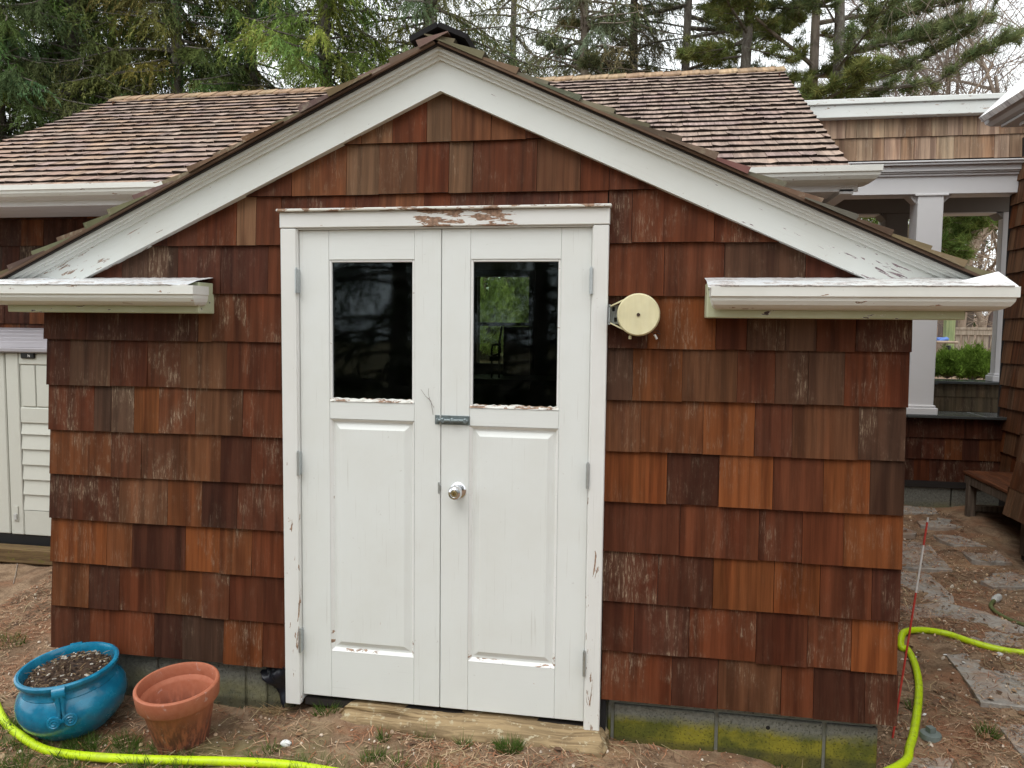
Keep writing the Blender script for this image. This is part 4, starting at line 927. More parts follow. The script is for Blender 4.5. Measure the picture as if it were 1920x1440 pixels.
for i in range(9): bl.obox(a_+Vector((R.uniform(-.10, .06), R.uniform(-.1, .1), R.uniform(-.02, .02))), (1, R.uniform(-1, 1), R.uniform(-.3, .3)), (0, 1, .2), (0, 0, 1), .06, .05, .008)
tag(bl.build('blue_tarp', flat_mat('blue_sheet', (.12, .22, .55), .5), None), 'crumpled blue plastic sheet lying beside the green post', 'tarp')
bl = MB(); bl.tube([at(1778, 648, Y=8.55), at(1780, 660, Y=8.55), at(1777, 668, Y=8.55)], [.03, .035, .03], 8); tag(bl.build('black_latch', M['black'], None), 'small black fitting fixed low on the green post', 'fitting')

# ------------------------------------------------------------------ storage box on the left
SX0, SX1, SY, SZ0, SZ1 = -3.95, -2.32, 1.35, .235, 1.42
sb = tag(empty('storage_box', ((SX0+SX1)/2, SY, .2)), 'beige resin storage cabinet with grey lid left of the shed', 'storage box')
m_ = MB(); m_.box(SX0+.01, SX1-.01, SY+.03, SY+.70, SZ0, SZ1-.02); m_.build('cabinet_body', M['resin'], sb)
m_ = MB(); m_.box(SX0, SX1, SY+.012, SY+.72, .150, SZ0, bev=.004); m_.build('cabinet_base', M['black'], sb)
bx_ = lambda px, py: at(px, py, Y=SY)[0]; bzz = lambda py: at(70, py, Y=SY)[2]
xg, xp0, xp1 = bx_(11, 800), bx_(13, 800), bx_(38, 800)
m_ = MB(); m_.box(SX0+.01, xg, SY+.004, SY+.03, SZ0+.002, SZ1-.025, bev=.006); m_.build('cabinet_door', M['resin'], sb)
dr2 = MB(); dr2.box(xp0+.004, SX1-.02, SY+.012, SY+.03, SZ0+.002, SZ1-.025, bev=.004); dr2 = dr2.build('cabinet_door', M['resin'], sb)
m_ = MB(); m_.box(xp0+.004, xp1, SY+.000, SY+.0118, SZ0+.002, SZ1-.025, bev=.005); m_.build('door_stile', M['resin'], dr2)
yl = [684, 764, 794]
m_ = MB(); m_.box(xp1+.004, SX1-.03, SY, SY+.0118, bzz(684), SZ1-.026, bev=.004); m_.build('latch_panel', M['resin'], dr2)
edges = [at(x_, 725, Y=SY)[0] for x_ in (39, 66, 93, 121)]
for i in range(3): m_ = MB(); m_.box(edges[i]+.004, edges[i+1]-.003, SY+.003, SY+.0118, bzz(764)+.004, bzz(685)-.002, bev=.003); m_.build('upright_panel', M['resin'], dr2)
m_ = MB(); m_.box(xp1+.004, SX1-.03, SY, SY+.0118, bzz(794), bzz(765), bev=.004); m_.build('cross_band', M['resin'], dr2)
ys = [795, 815, 843, 872, 900, 928, 957]
for i in range(6):
    z1_, z0_ = bzz(ys[i])-.001, bzz(ys[i+1])+.0005; m_ = MB()
    V = [(xp1+.006, SY+.011, z1_), (SX1-.03, SY+.011, z1_), (SX1-.03, SY-.002, z0_), (xp1+.006, SY-.002, z0_), (xp1+.006, SY+.0118, z0_), (SX1-.03, SY+.0118, z0_)]
    m_.add(V, [(0, 3, 2, 1), (3, 4, 5, 2)]); m_.build('louvre', M['resin'], dr2)
m_ = MB(); m_.box(xp1+.004, SX1-.03, SY, SY+.0118, SZ0+.003, bzz(958), bev=.004); m_.build('cross_band', M['resin'], dr2)
la, lb = at(37, 655, Y=SY), at(67, 671, Y=SY)
m_ = MB(); m_.box(la[0]+.012, lb[0], SY-.014, SY-.0005, lb[2]-.005, la[2]-.01, bev=.006); m_.box(la[0], lb[0]-.012, SY-.03, SY-.012, la[2]-.016, la[2]+.004, bev=.003); m_.build('latch', M['black'], dr2)
m_ = MB(); q = at(54, 667, Y=SY-.015); m_.prism([(q[0]-.010, q[2]-.008), (q[0]-.007, q[2]-.008), (q[0]-.007, q[2]+.004), (q[0]+.002, q[2]-.008), (q[0]+.007, q[2]-.008), (q[0]+.006, q[2]+.006), (q[0]+.003, q[2]+.006), (q[0]+.002, q[2]-.001), (q[0]-.006, q[2]+.008), (q[0]-.010, q[2]+.008)], ((0, SY-.0142, 0), (1, 0, 0), (0, 0, 1), (0, -1, 0)), 0, .001); m_.build('latch_mark', M['white'], dr2)
la, lb = at(26, 948, Y=SY), at(36, 977, Y=SY)
m_ = MB(); m_.box(la[0], lb[0], SY-.006, SY-.0005, lb[2], la[2], bev=.002); m_.build('hinge_clip', M['resin'], dr2)
m_ = MB(); m_.box(la[0]+.006, lb[0]-.006, SY-.014, SY-.0065, lb[2]+.01, (la[2]+lb[2])/2, bev=.002); m_.build('clip_tab', M['grey_plastic'], dr2)
m_ = MB(); m_.box(SX0-.02, SX1+.02, SY-.035, SY+.74, SZ1-.022, SZ1+.012, bev=.008)
V = [(SX0-.02, SY-.03, SZ1+.012), (SX1+.02, SY-.03, SZ1+.012), (SX1, SY+.05, SZ1+.03), (SX0, SY+.05, SZ1+.03), (SX1, SY+.72, SZ1+.125), (SX0, SY+.72, SZ1+.125), (SX1+.02, SY+.74, SZ1+.01), (SX0-.02, SY+.74, SZ1+.01)]
m_.add(V, [(0, 1, 2, 3), (3, 2, 4, 5), (5, 4, 6, 7), (1, 6, 4, 2), (0, 3, 5, 7)])
for i in range(4):
    yy = SY+.12+i*.15; m_.box(SX0+.05, SX1-.05, yy, yy+.09, SZ1+.035+i*.02, SZ1+.045+i*.0215, bev=.003)
m_.build('lid', M['resin_lid'], sb)
te = MB(); te.box(-4.2, -1.80, SY-.12, SY-.03, .09, .185, bev=.008); tag(te.build('timber_edging', M['timber'], None), 'mossy timber edging on the ground in front of the storage box', 'timber')
te = MB(); te.box(-4.2, -1.85, SY-.028, SY+.10, .08, .150, bev=.004); tag(te.build('edging_board', M['fence'], None), 'thin weathered board under the front of the storage box', 'board')

# ------------------------------------------------------------------ pots
def place(objs, M_):
    for o in objs: o.data.transform(M_)
# turquoise planter
bc_ = Vector((-1.470, -.190, 0)); bc_.z = g1(bc_.x, bc_.y)-.02
bp = tag(empty('turquoise_planter', bc_), 'turquoise glazed planter with scroll handles, filled with soil, on the ground', 'planter')
T = Matrix.Translation(bc_) @ Matrix.Rotation(math.radians(6), 4, 'X') @ Matrix.Rotation(math.radians(-2.5), 4, 'Y') @ Matrix.Scale(.925, 4)
m_ = MB(); pr = [(0, .0), (.12, 0), (.135, .012), (.165, .04), (.20, .085), (.2155, .13), (.214, .165), (.205, .192), (.190, .212), (.185, .218), (.186, .222), (.179, .236), (.176, .250), (.181, .262), (.196, .268), (.200, .276), (.199, .286), (.192, .290), (.183, .289), (.178, .28), (.176, .262), (.172, .24), (.17, .20)]
m_.lathe(pr, (0, 0, 0), 72, None); m_.v = [tuple(T @ Vector(p)) for p in m_.v]; m_.build('planter_body', M['blue'], bp, smooth=True)
for az in (-60, 120):
    A = math.radians(az); rad = Vector((math.cos(A), math.sin(A), 0)); tan = Vector((-math.sin(A), math.cos(A), 0)); m_ = MB()
    def wp(u, z, extra=0.0):
        rr = np.interp(z, [p[1] for p in pr[:16]], [p[0] for p in pr[:16]])+extra; a2 = A+u/max(rr, .1); return T @ Vector((rr*math.cos(a2), rr*math.sin(a2), z))
    for s2 in (-1, 1):
        for layer, k0 in ((0, 1),):
            pts = []; rr_ = []
            for i in range(46):
                th = i/45*2.35*2*math.pi; rs = .025*(1-i/45)**.8+.001; pts.append(wp(s2*.030+s2*math.sin(th+math.pi*1.5)*rs, .148+math.cos(th+math.pi*1.5)*rs, .010)); rr_.append(.0062)
            m_.tube(pts, rr_, 6)
        m_.tube([wp(s2*.008, .262, .030), wp(s2*.010, .235, .026), wp(s2*.007, .205, .014), wp(s2*.008, .180, .010), wp(s2*.010, .155, .008)], [.008, .010, .0075, .006, .005], 8)
        dp = [wp(s2*.030+.026*math.cos(a_), .148+.026*math.sin(a_), .003) for a_ in np.linspace(0, 2*math.pi, 20, endpoint=False)]; ct = wp(s2*.030, .148, .010); m_.add([ct]+dp, [(0, i+1, (i+1) % 20+1) for i in range(20)])
    st = []
    for z_, e_ in ((.288, .004), (.292, .016), (.284, .030), (.266, .036), (.248, .032), (.238, .022)):
        for u in (-.024, .024): 
            rr = .190; st.append(T @ (rad*(rr+e_-.006)+tan*u+Vector((0, 0, z_))))
    m_.add(st, [(i*2, i*2+1, i*2+3, i*2+2) for i in range(5)])
    m_.build('scroll_handle', M['blue'], bp, smooth=50)
sm_ = MB(); nr, na = 14, 48; V = [T @ Vector((0, 0, .272))]; Ts = [(.06, .04, .028, 0)]
for i in range(1, nr+1):
    for j in range(na):
        r_ = .1785*i/nr; a_ = 2*math.pi*j/na; z_ = .262+.022*(1-(i/nr)**2)*(1+.4*math.sin(a_*2+1))+R.uniform(-.004, .004)-.022*(i/nr)**3
        V.append(T @ Vector((r_*math.cos(a_), r_*math.sin(a_), z_))); q = R.random(); Ts.append((.035+.05*q, .022+.03*q, .015+.02*q, 0) if q > .2 else (.015, .011, .01, 0))
F = [(0, 1+j, 1+(j+1) % na) for j in range(na)]+[(1+(i-1)*na+j, 1+i*na+j, 1+i*na+(j+1) % na, 1+(i-1)*na+(j+1) % na) for i in range(1, nr) for j in range(na)]
sm_.add(V, F); sm_.t = Ts
for i in range(420):                                              # dead stalks, leaf scraps, pebbles on the soil
    r_ = .165*math.sqrt(R.random()); a_ = R.uniform(0, 6.28); p0 = T @ Vector((r_*math.cos(a_), r_*math.sin(a_), .266+.022*(1-(r_/.1785)**2)-.02*(r_/.1785)**3+.004))
    if i < 110: th = R.uniform(0, 6.28); d = Vector((math.cos(th), math.sin(th), R.uniform(-.1, .35)))*R.uniform(.01, .035); sm_.tube([p0, p0+d*.5+Vector((0, 0, .002)), p0+d], .0009, 3, False, tint=R.choice([(.30, .20, .10, 0), (.16, .10, .06, 0), (.35, .28, .16, 0)]))
    else: sm_.obox(p0, (R.uniform(-1, 1), R.uniform(-1, 1), .1), (0, .2, R.uniform(-.5, .5)+1), (1, 0, .3), R.uniform(.002, .007), R.uniform(.001, .003), R.uniform(.002, .005), tint=R.choice([(.50, .46, .40, 0), (.07, .045, .03, 0), (.12, .08, .05, 0), (.16, .11, .07, 0), (.05, .03, .02, 0), (.05, .03, .02, 0)]))
o = sm_.build('potting_soil', M['litter'], None); tag(o, 'dark soil with dead stalks filling the turquoise planter', 'soil', kind='stuff')
# terracotta pot
tc = Vector((-.972, -.232, 0)); tc.z = g1(tc.x, tc.y)-.012
tp = tag(empty('terracotta_pot', tc), 'empty terracotta flower pot with stained sides beside the planter', 'flower pot')
T2 = Matrix.Translation(tc) @ Matrix.Rotation(math.radians(6), 4, 'X') @ Matrix.Rotation(math.radians(-.5), 4, 'Y') @ Matrix.Scale(.955, 4)
pr2 = [(0, 0), (.092, 0), (.098, .004), (.137, .198), (.139, .2)]; rim = [(.1375, .196), (.150, .200), (.156, .208), (.161, .262), (.160, .270), (.155, .274), (.148, .2735), (.1435, .266), (.1415, .225), (.130, .213), (.126, .205), (.090, .018), (.0, .016)]
m_ = MB(); m_.lathe(pr2, (0, 0, 0), 72); m_.v = [tuple(T2 @ Vector(p)) for p in m_.v]; m_.build('pot_body', M['terra'], tp, smooth=True)
m_ = MB(); m_.lathe(rim, (0, 0, 0), 72); m_.v = [tuple(T2 @ Vector(p)) for p in m_.v]; m_.build('rim', M['terra'], tp, smooth=True)

# ------------------------------------------------------------------ hoses, stake, cap
def bez(pts, n=14):
    P = [Vector(p) for p in pts]; out = []
    for i in range(len(P)-1):
        a, b, c, d = P[max(i-1, 0)], P[i], P[i+1], P[min(i+2, len(P)-1)]
        for k in range(n):
            t_ = k/n; out.append(.5*((2*b)+(c-a)*t_+(2*a-5*b+4*c-d)*t_*t_+(3*b-a-3*c+d)*t_**3))
    return out+[P[-1]]
HR_ = .0165
def onground(px, py, r_=HR_):
    z = .02
    for _ in range(4): q = at(px, py, Z=z); z = g1(q[0], q[1])+r_*.9
    return Vector((q[0], q[1], z))
hp = [onground(*q) for q in ((-60, 1230), (-18, 1300), (8, 1352), (40, 1384), (85, 1406), (150, 1417), (240, 1423), (330, 1426), (430, 1428), (530, 1434), (620, 1447))]
tail = [Vector((x, y, g1(x, y)+HR_)) for x, y in ((.0, -.42), (.5, -.50), (1.0, -.42), (1.35, -.20))]
hp += tail+[onground(*q) for q in ((1683, 1438), (1706, 1400), (1717, 1352), (1723, 1290), (1716, 1248), (1702, 1219), (1690, 1203), (1692, 1190), (1706, 1183), (1735, 1182), (1775, 1188), (1825, 1204), (1880, 1219), (1930, 1225), (2010, 1230))]
hm = MB(); pts = bez(hp, 10); hm.tube(pts, HR_, 14); o = hm.build('garden_hose', M['hose'], None, smooth='all'); tag(o, 'lime yellow garden hose snaking past the planters and the stake', 'hose')
h2 = [onground(*q, .010) for q in ((1864, 1126), (1858, 1134), (1862, 1143), (1876, 1153), (1899, 1165), (1930, 1175), (1990, 1190))]
hz_ = tag(empty('old_hose', h2[0]), 'olive green hose end with pale grey connector on the path', 'hose')
m_ = MB(); m_.tube(bez(h2, 8), .0115, 10); m_.build('hose_tube', M['hose_old'], hz_, smooth='all')
m_ = MB(); a = h2[0]; b = onground(1886, 1112, .02); b.z = a.z+.01; dd = (b-a).normalized(); m_.tube([a-dd*.005, a, a+dd*.02, a+dd*.021, a+dd*.06, a+dd*.061, a+dd*.085], [.012, .018, .019, .022, .022, .020, .019], 12); m_.build('connector', M['grey_plastic'], hz_, smooth=30)
s0 = at(1674, 1378, Y=.33); s0 = Vector((s0[0], .33, -.03)); s1 = Vector(at(1740, 970, Y=.47)); sk = tag(empty('marker_stake', (s0.x, s0.y, 0)), 'thin leaning red and white marker stake behind the shed corner', 'stake')
for a, b, mt in ((0, .655, 'red'), (.655, .872, 'white'), (.872, .978, 'red'), (.978, 1.0, 'white')):
    m_ = MB(); m_.tube([s0.lerp(s1, a), s0.lerp(s1, b)], .0042, 8); m_.build('stake_band', M[mt], sk)
cc = onground(1745, 1378, 0); cp = tag(empty('valve_cap', cc), 'round grey green valve cap with square nub in the soil', 'cap')
m_ = MB(); m_.lathe([(.0, .012), (.030, .013), (.038, .010), (.040, .002), (.041, -.01)], cc, 28); m_.build('disc', M['cap'], cp, smooth=30)
m_ = MB(); m_.obox(cc+Vector((0, .002, .022)), (1, .4, 0), (-.4, 1, 0), (0, 0, 1), .013, .013, .012); m_.build('nub', M['cap'], cp)

# ------------------------------------------------------------------ flagstones
path = empty('stone_path', (2.3, 1.5, 0)); path['kind'] = 'structure'
STN = [([(1670, 1010), (1740, 1014), (1786, 1064), (1691, 1059), (1660, 1057)], .014), ([(1680, 961), (1752, 967), (1759, 978), (1721, 977), (1680, 975)], .012), ([(1660, 990), (1690, 992), (1719, 1003), (1716, 1007), (1660, 1007)], .014),
 ([(1718, 988), (1756, 986), (1803, 999), (1794, 1001), (1754, 1000), (1726, 996)], .012), ([(1756, 985), (1784, 989), (1780, 992), (1758, 988)], .024), ([(1749, 1007), (1824, 1008), (1837, 1025), (1850, 1029), (1788, 1027), (1760, 1015)], .004),
 ([(1792, 1027), (1866, 1031), (1898, 1055), (1842, 1054), (1822, 1050)], .014), ([(1839, 1082), (1862, 1094), (1945, 1093), (1945, 1078), (1900, 1066), (1862, 1068)], .010), ([(1660, 1066), (1743, 1073), (1788, 1115), (1790, 1129), (1660, 1121)], .003),
 ([(1660, 1136), (1690, 1140), (1770, 1133), (1850, 1152), (1945, 1190), (1945, 1222), (1830, 1211), (1764, 1204), (1725, 1172), (1700, 1150)], .003), ([(1766, 1221), (1816, 1223), (1945, 1236), (1945, 1331), (1839, 1319), (1800, 1264)], .004),
 ([(1863, 1341), (1945, 1352), (1945, 1440), (1896, 1380)], .006), ([(1700, 1400), (1790, 1402), (1782, 1422), (1730, 1424), (1698, 1416)], -.001)]
STONES = []
for poly, lift in STN:
    P = []
    for i, (a, b) in enumerate(poly):
        a2, b2 = poly[(i+1) % len(poly)]; n_ = max(1, int(math.hypot(a2-a, b2-b)/12))
        for k in range(n_): P.append((a+(a2-a)*k/n_+(R.uniform(-1.3, 1.3) if k else 0), b+(b2-b)*k/n_+(R.uniform(-.6, .6) if k else 0)))
    W3 = [at(a, b, Z=.01) for a, b in P]; zc = max(0, max(g1(w[0], w[1]) for w in W3))*.35+.65*sum(g1(w[0], w[1]) for w in W3)/len(W3)+lift*.6-.0045
    tx, ty = R.uniform(-.01, .01), R.uniform(-.01, .01); cx_, cy_ = sum(w[0] for w in W3)/len(W3), sum(w[1] for w in W3)/len(W3)
    m_ = MB(); top = [(w[0], w[1], zc+tx*(w[0]-cx_)+ty*(w[1]-cy_)) for w in W3]
    ins = [(cx_+(p[0]-cx_)*.985, cy_+(p[1]-cy_)*.985, p[2]+.003) for p in top]; bot = [(p[0], p[1], p[2]-.035) for p in top]; n_ = len(top)
    m_.add(ins+top+bot, [tuple(range(n_))[::-1]]+[(i, (i+1) % n_, (i+1) % n_+n_, i+n_) for i in range(n_)]+[(i+n_, (i+1) % n_+n_, (i+1) % n_+2*n_, i+2*n_) for i in range(n_)], seed=R.random()); m_.build('flagstone', M['slate_stone'], path); STONES.append((np.array([p[:2] for p in top]), zc))

# ------------------------------------------------------------------ trees
def tri_cloud(P, D, L, Wd, T):
    """thin triangles: base at P, pointing along D"""
    n = len(P); D = D/np.linalg.norm(D, axis=1, keepdims=True); A = np.cross(D, rng.normal(size=(n, 3))); A /= np.linalg.norm(A, axis=1, keepdims=True)+1e-9
    A *= (Wd/2)[:, None]; V = np.empty((n, 3, 3)); V[:, 0] = P-A; V[:, 1] = P+A; V[:, 2] = P+D*L[:, None]
    Tt = np.ones((n, 3, 4)); Tt[:, :, :3] = T[:, None, :]
    return V.reshape(-1, 3), Tt.reshape(-1, 4)
def cloud_obj(name, parts, parent, origin, mat=None):
    V = np.concatenate([p[0] for p in parts]); T = np.concatenate([p[1] for p in parts]); F = np.arange(len(V)).reshape(-1, 3)
    o = quick(name, V, F, mat or M['needles'], parent, T, origin); return o

def spruce(name, label, x, y, h, rad=2.6, z0=2.0, z1=9.5, nb=46, dens=1.0, col=(.052, .082, .022), bark='bark', tr=.16, group=None, twigs=True, lean=0.0, droop=1.0, az=None):
    gz = gd(x, y); r0 = empty(name, (x, y, gz)); tag(r0, label, 'tree', group)
    tk = MB(); pts = []; rr = []
    for i in range(15): f = i/14; pts.append((x+lean*f*h+.05*math.sin(f*7+x), y+.05*math.cos(f*5+y), gz-.1+f*h)); rr.append(tr*(1-f*.85)+.012)
    tk.tube(pts, rr, 9, seed=R.random()); br = MB(); P_, D_, L_, W_, T_ = [], [], [], [], []
    for b in range(nb):
        z = z0+(z1-z0)*((b+R.random())/nb); f = z/h; a = R.uniform(0, 6.283) if az is None else R.uniform(*az); ln = rad*(1-f*.75)*R.uniform(.55, 1.15)
        d = Vector((math.cos(a), math.sin(a), 0)); s = Vector((x+lean*z, y, gz+z)); q = []; up = R.uniform(-.1, .25)
        sag = R.uniform(.25, .5)*droop
        for i in range(9):
            t_ = i/8; q.append(s+d*(ln*t_)+Vector((.06*math.sin(t_*5+b), .06*math.cos(t_*4+b), ln*(up*t_-sag*t_*t_+.16*t_**4))))
        br.tube(q, [.030*(1-.8*i/8)*(.6+ln/4) for i in range(9)], 5, False, seed=R.random())
        side = Vector((-d.y, d.x, 0)); ns = int(40*ln/2.4*dens); tn = np.array(col)*R.uniform(.7, 1.35)*np.array([R.uniform(.85, 1.35), 1, R.uniform(.8, 1.2)])
        for i in range(ns):
            t_ = .12+.88*((i+R.random())/ns); k = min(7, int(t_*8)); p = q[k].lerp(q[k+1], t_*8-k)
            s2 = 1 if i % 2 else -1; bl_ = R.uniform(.25, .62)*(1.05-.5*abs(t_-.45)); dd = (d*R.uniform(.2, .8)+side*s2*R.uniform(.2, .9)+Vector((0, 0, -R.uniform(.3, 1.3)*droop))).normalized()
            m = int(30*bl_/.45*dens); tt = (np.arange(m)+rng.random(m))/m
            base = np.array(p)+np.outer(tt*bl_, np.array(dd))+np.outer(-(tt**2)*bl_*.30*droop, [0, 0, 1])+rng.normal(size=(m, 3))*.012
            dr_ = np.array(dd)[None]*.9+rng.normal(size=(m, 3))*.52+np.array([0, 0, -.35*droop])
            P_.append(base); D_.append(dr_); L_.append(rng.uniform(.06, .13, m)); W_.append(rng.uniform(.012, .026, m))
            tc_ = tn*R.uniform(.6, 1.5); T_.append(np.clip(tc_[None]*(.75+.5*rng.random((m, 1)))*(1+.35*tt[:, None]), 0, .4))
    if twigs:                                                     # bare lichen covered twigs
        for b in range(26):
            z = R.uniform(z0, z1); a = R.uniform(0, 6.283); s = Vector((x+lean*z, y, gz+z)); d = Vector((math.cos(a), math.sin(a), R.uniform(-.3, .3))); q = [s]
            for i in range(5): d = (d+Vector((R.uniform(-.35, .35), R.uniform(-.35, .35), R.uniform(-.3, .2)))).normalized(); q.append(q[-1]+d*R.uniform(.2, .5))
            br.tube(q, [.014, .012, .010, .008, .006, .004], 4, False)
    o = tk.build('trunk', M[bark], r0, smooth='all'); o = br.build('branches', M[bark], r0)
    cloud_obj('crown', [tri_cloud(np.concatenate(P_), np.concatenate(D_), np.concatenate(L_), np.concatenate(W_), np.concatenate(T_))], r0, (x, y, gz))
    return r0

def tufts(C, Dm, n, L, T, spread=.75):
    """pine tufts: n needles fanning out round each centre"""
    m = len(C); P = np.repeat(C, n, 0)+rng.normal(size=(m*n, 3))*.018; D = np.repeat(Dm, n, 0)*.8+rng.normal(size=(m*n, 3))*spread
    Ln = rng.uniform(.7, 1.25, m*n)*L; return tri_cloud(P, D, Ln, rng.uniform(.009, .016, m*n), np.clip(np.repeat(T, n, 0)*(.7+.6*rng.random((m*n, 1))), 0, .5))
def pine(name, label, x, y, h, tr, limbs, col=(.066, .105, .036), bark='bark', lean=0.0, auto=18, z0=3.0, z1=9, rad=3.0, dens=1.0, curve=.05):
    gz = gd(x, y); r0 = empty(name, (x, y, gz)); tag(r0, label, 'tree')
    tk = MB(); pts = [(x+lean*f*h+curve*math.sin(f*8+x), y, gz-.1+f*h) for f in [i/14 for i in range(15)]]; tk.tube(pts, [tr*(1-i/14*.8)+.01 for i in range(15)], 10, seed=R.random())
    br = MB(); C, Dm, T = [], [], []
    L = [[Vector(p) for p in l] for l in limbs]
    for b in range(auto):
        z = z0+(z1-z0)*(b+R.random())/auto; a = R.uniform(0, 6.283); ln = rad*R.uniform(.5, 1.1); d = Vector((math.cos(a), math.sin(a), 0)); s = Vector((x+lean*z, y, gz+z)); up = R.uniform(.0, .35)
        L.append([s+d*(ln*t_)+Vector((0, 0, ln*(up*t_-.25*t_*t_+.25*t_**3))) for t_ in (0, .2, .4, .6, .8, 1)])
    for q in L:
        q = bez(q, 4); m = len(q); tot = sum((q[i+1]-q[i]).length for i in range(m-1)); br.tube(q, [max(.010, min(.05, .018*tot)*(1-.75*i/m)) for i in range(m)], 6, False, seed=R.random())
        tn = np.array(col)*R.uniform(.75, 1.25)
        for s_i in range(int(tot*15*dens)):                       # twigs with tufts, denser towards the tip
            t_ = R.random()**.6; i = min(m-2, int(t_*(m-1))); p = q[i].lerp(q[i+1], t_*(m-1)-i); ax = (q[i+1]-q[i]).normalized(); sd_ = ax.cross(Vector((0, 0, 1)))
            if sd_.length < 1e-3: sd_ = Vector((1, 0, 0))
            tw_ = (ax*R.uniform(.3, 1)+sd_.normalized()*R.choice((-1, 1))*R.uniform(.3, 1)+Vector((0, 0, R.uniform(-.15, .5)))).normalized(); tl = R.uniform(.2, .6)*(1-.35*t_)
            e = p+tw_*tl; br.tube([p, p.lerp(e, .5)+Vector((0, 0, -.02)), e], [.007, .005, .003], 3, False)
            for k in range(6):
                c_ = p.lerp(e, .35+.13*k+R.uniform(-.05, .05)); C.append(c_+Vector((R.gauss(0, .03), R.gauss(0, .03), R.gauss(0, .02)))); Dm.append(tw_+Vector((0, 0, .25))); T.append(tn*R.uniform(.6, 1.45)*np.array([R.uniform(.9, 1.25), 1, .9]))
    tk.build('trunk', M[bark], r0, smooth='all'); br.build('branches', M[bark], r0)
    cloud_obj('crown', [tufts(np.array([tuple(c) for c in C]), np.array([tuple(c) for c in Dm]), 16, .15, np.array(T))], r0, (x, y, gz))
    return r0

def bare(name, label, x, y, h, tr=.12, bark='twig', levels=5, spread=.55, seed=0, start=.25, wig=.25, lean=(0, 0), minr=.004, group=None):
    rr_ = random.Random(seed); gz = gd(x, y); r0 = empty(name, (x, y, gz)); tag(r0, label, 'tree', group); tk = MB(); br = MB()
    def grow(p, d, ln, r_, lev):
        q = [p]; n_ = 5; rad = [r_]
        for i in range(n_):
            d = (d+Vector((rr_.gauss(0, wig), rr_.gauss(0, wig), rr_.gauss(0, wig)*.6+.04))*.5).normalized(); q.append(q[-1]+d*(ln/n_)); rad.append(max(minr, r_*(1-.5*(i+1)/n_)))
        (tk if lev == 0 else br).tube(q, rad, 7 if lev == 0 else (5 if lev < 3 else 3), False, seed=rr_.random())
        if lev >= levels: return
        for k in range(rr_.choice((3, 4, 4, 5)) if lev else 7):
            t_ = rr_.uniform(start, 1) if lev else rr_.uniform(.22, 1); i = min(n_-1, int(t_*n_)); pp = q[i].lerp(q[i+1], t_*n_-i)
            nd = (d*rr_.uniform(.5, 1)+Vector((rr_.gauss(0, 1), rr_.gauss(0, 1), rr_.gauss(.15, .6)))*spread).normalized(); grow(pp, nd, ln*rr_.uniform(.5, .75), max(minr, r_*rr_.uniform(.4, .62)), lev+1)
    grow(Vector((x, y, gz-.1)), Vector((lean[0], lean[1], 1)).normalized(), h*.62, tr, 0)
    tk.build('trunk', M[bark], r0, smooth='all'); br.build('branches', M[bark], r0); return r0

def tx(px, Y): return at(px, 100, Y=Y)[0]
SP = [('broad dark spruce at the left edge beyond the cottage', -10, 10.5, 13, 3.0, 1.8, 9.5, 64, 1.0, .15, (.040, .070, .022)),
      ('spruce with pale lichened trunk above the left end of the cottage ridge', 138, 11.5, 14, 2.8, 2.0, 9.8, 66, 1.0, .20, (.048, .080, .020)),
      ('slim spruce between the lichened trunk and the ridge board', 218, 13.5, 14, 2.6, 2.5, 10, 54, .9, .13, (.040, .065, .022)),
      ('brownish green spruce above the left third of the cottage roof', 330, 12.0, 14, 2.9, 2.2, 10, 64, 1.0, .16, (.062, .080, .022)),
      ('deep green spruce midway over the left roof slope', 470, 13.0, 14, 2.9, 2.4, 10.5, 60, .95, .16, (.042, .076, .022)),
      ('bright green drooping spruce left of the gable peak', 612, 11.0, 13, 2.6, 2.2, 9.6, 62, 1.0, .16, (.070, .112, .022)),
      ('open branched spruce right behind the gable peak', 806, 12.2, 14, 3.3, 3.0, 10, 44, .8, .17, (.058, .082, .030)),
      ('thin spruce with light trunk right of the gable peak', 1093, 14.5, 15, 3.0, 3.2, 11, 48, .8, .13, (.075, .092, .042)),
      ('grey green spruce beyond the right roof slope', 1190, 16.0, 15, 3.1, 3.2, 11.5, 46, .8, .14, (.072, .088, .045)),
      ('faint spruce between the peak and the light trunk', 960, 18.0, 16, 2.6, 3.5, 12, 30, .75, .13, (.075, .090, .048))]
for i, (lb, px, Y, h, rad, z0, z1, nb, dn, tr_, col) in enumerate(SP):
    spruce('spruce_tree', lb, tx(px, Y), Y, h, rad, z0, z1, int(nb*(2.7 if px < 700 else 2.5)), dn, (col[0]*2.0, col[1]*1.75, col[2]*2.2), bark='bark_pale' if px in (1093,) else 'bark', tr=tr_)
w3 = lambda pts, Y, dy=0.0: [at(a, b, Y=Y+dy*i) for i, (a, b) in enumerate(pts)]
PY = 12.5
pine('white_pine', 'stout white pine with long plumed limbs reaching over the breezeway', tx(1568, PY), PY, 11, .145,
     [w3([(1568, 150), (1610, 150), (1660, 140), (1720, 118), (1790, 78), (1850, 40)], PY, -.1), w3([(1568, 172), (1620, 168), (1690, 162), (1760, 150), (1830, 105), (1905, 72)], PY-.5, -.1), w3([(1568, 120), (1610, 70), (1660, 45), (1720, 20), (1790, 5)], PY, .05),
      w3([(1568, 100), (1620, 95), (1690, 75), (1750, 60), (1810, 30)], PY+.4, .1), w3([(1568, 60), (1600, 20), (1650, -10), (1700, -30)], PY), w3([(1568, 150), (1605, 175), (1640, 178)], PY-.4)], (.15, .19, .095), auto=14, z0=5.2, z1=10, rad=2.6, dens=1.0)
pine('white_pine', 'smooth straight trunked pine just left of the stout plumed pine', tx(1526, 13.2), 13.2, 13, .12, [], (.13, .155, .055), 'bark_pale', auto=18, z0=4.8, z1=11, rad=2.6, dens=1.0, curve=.01)
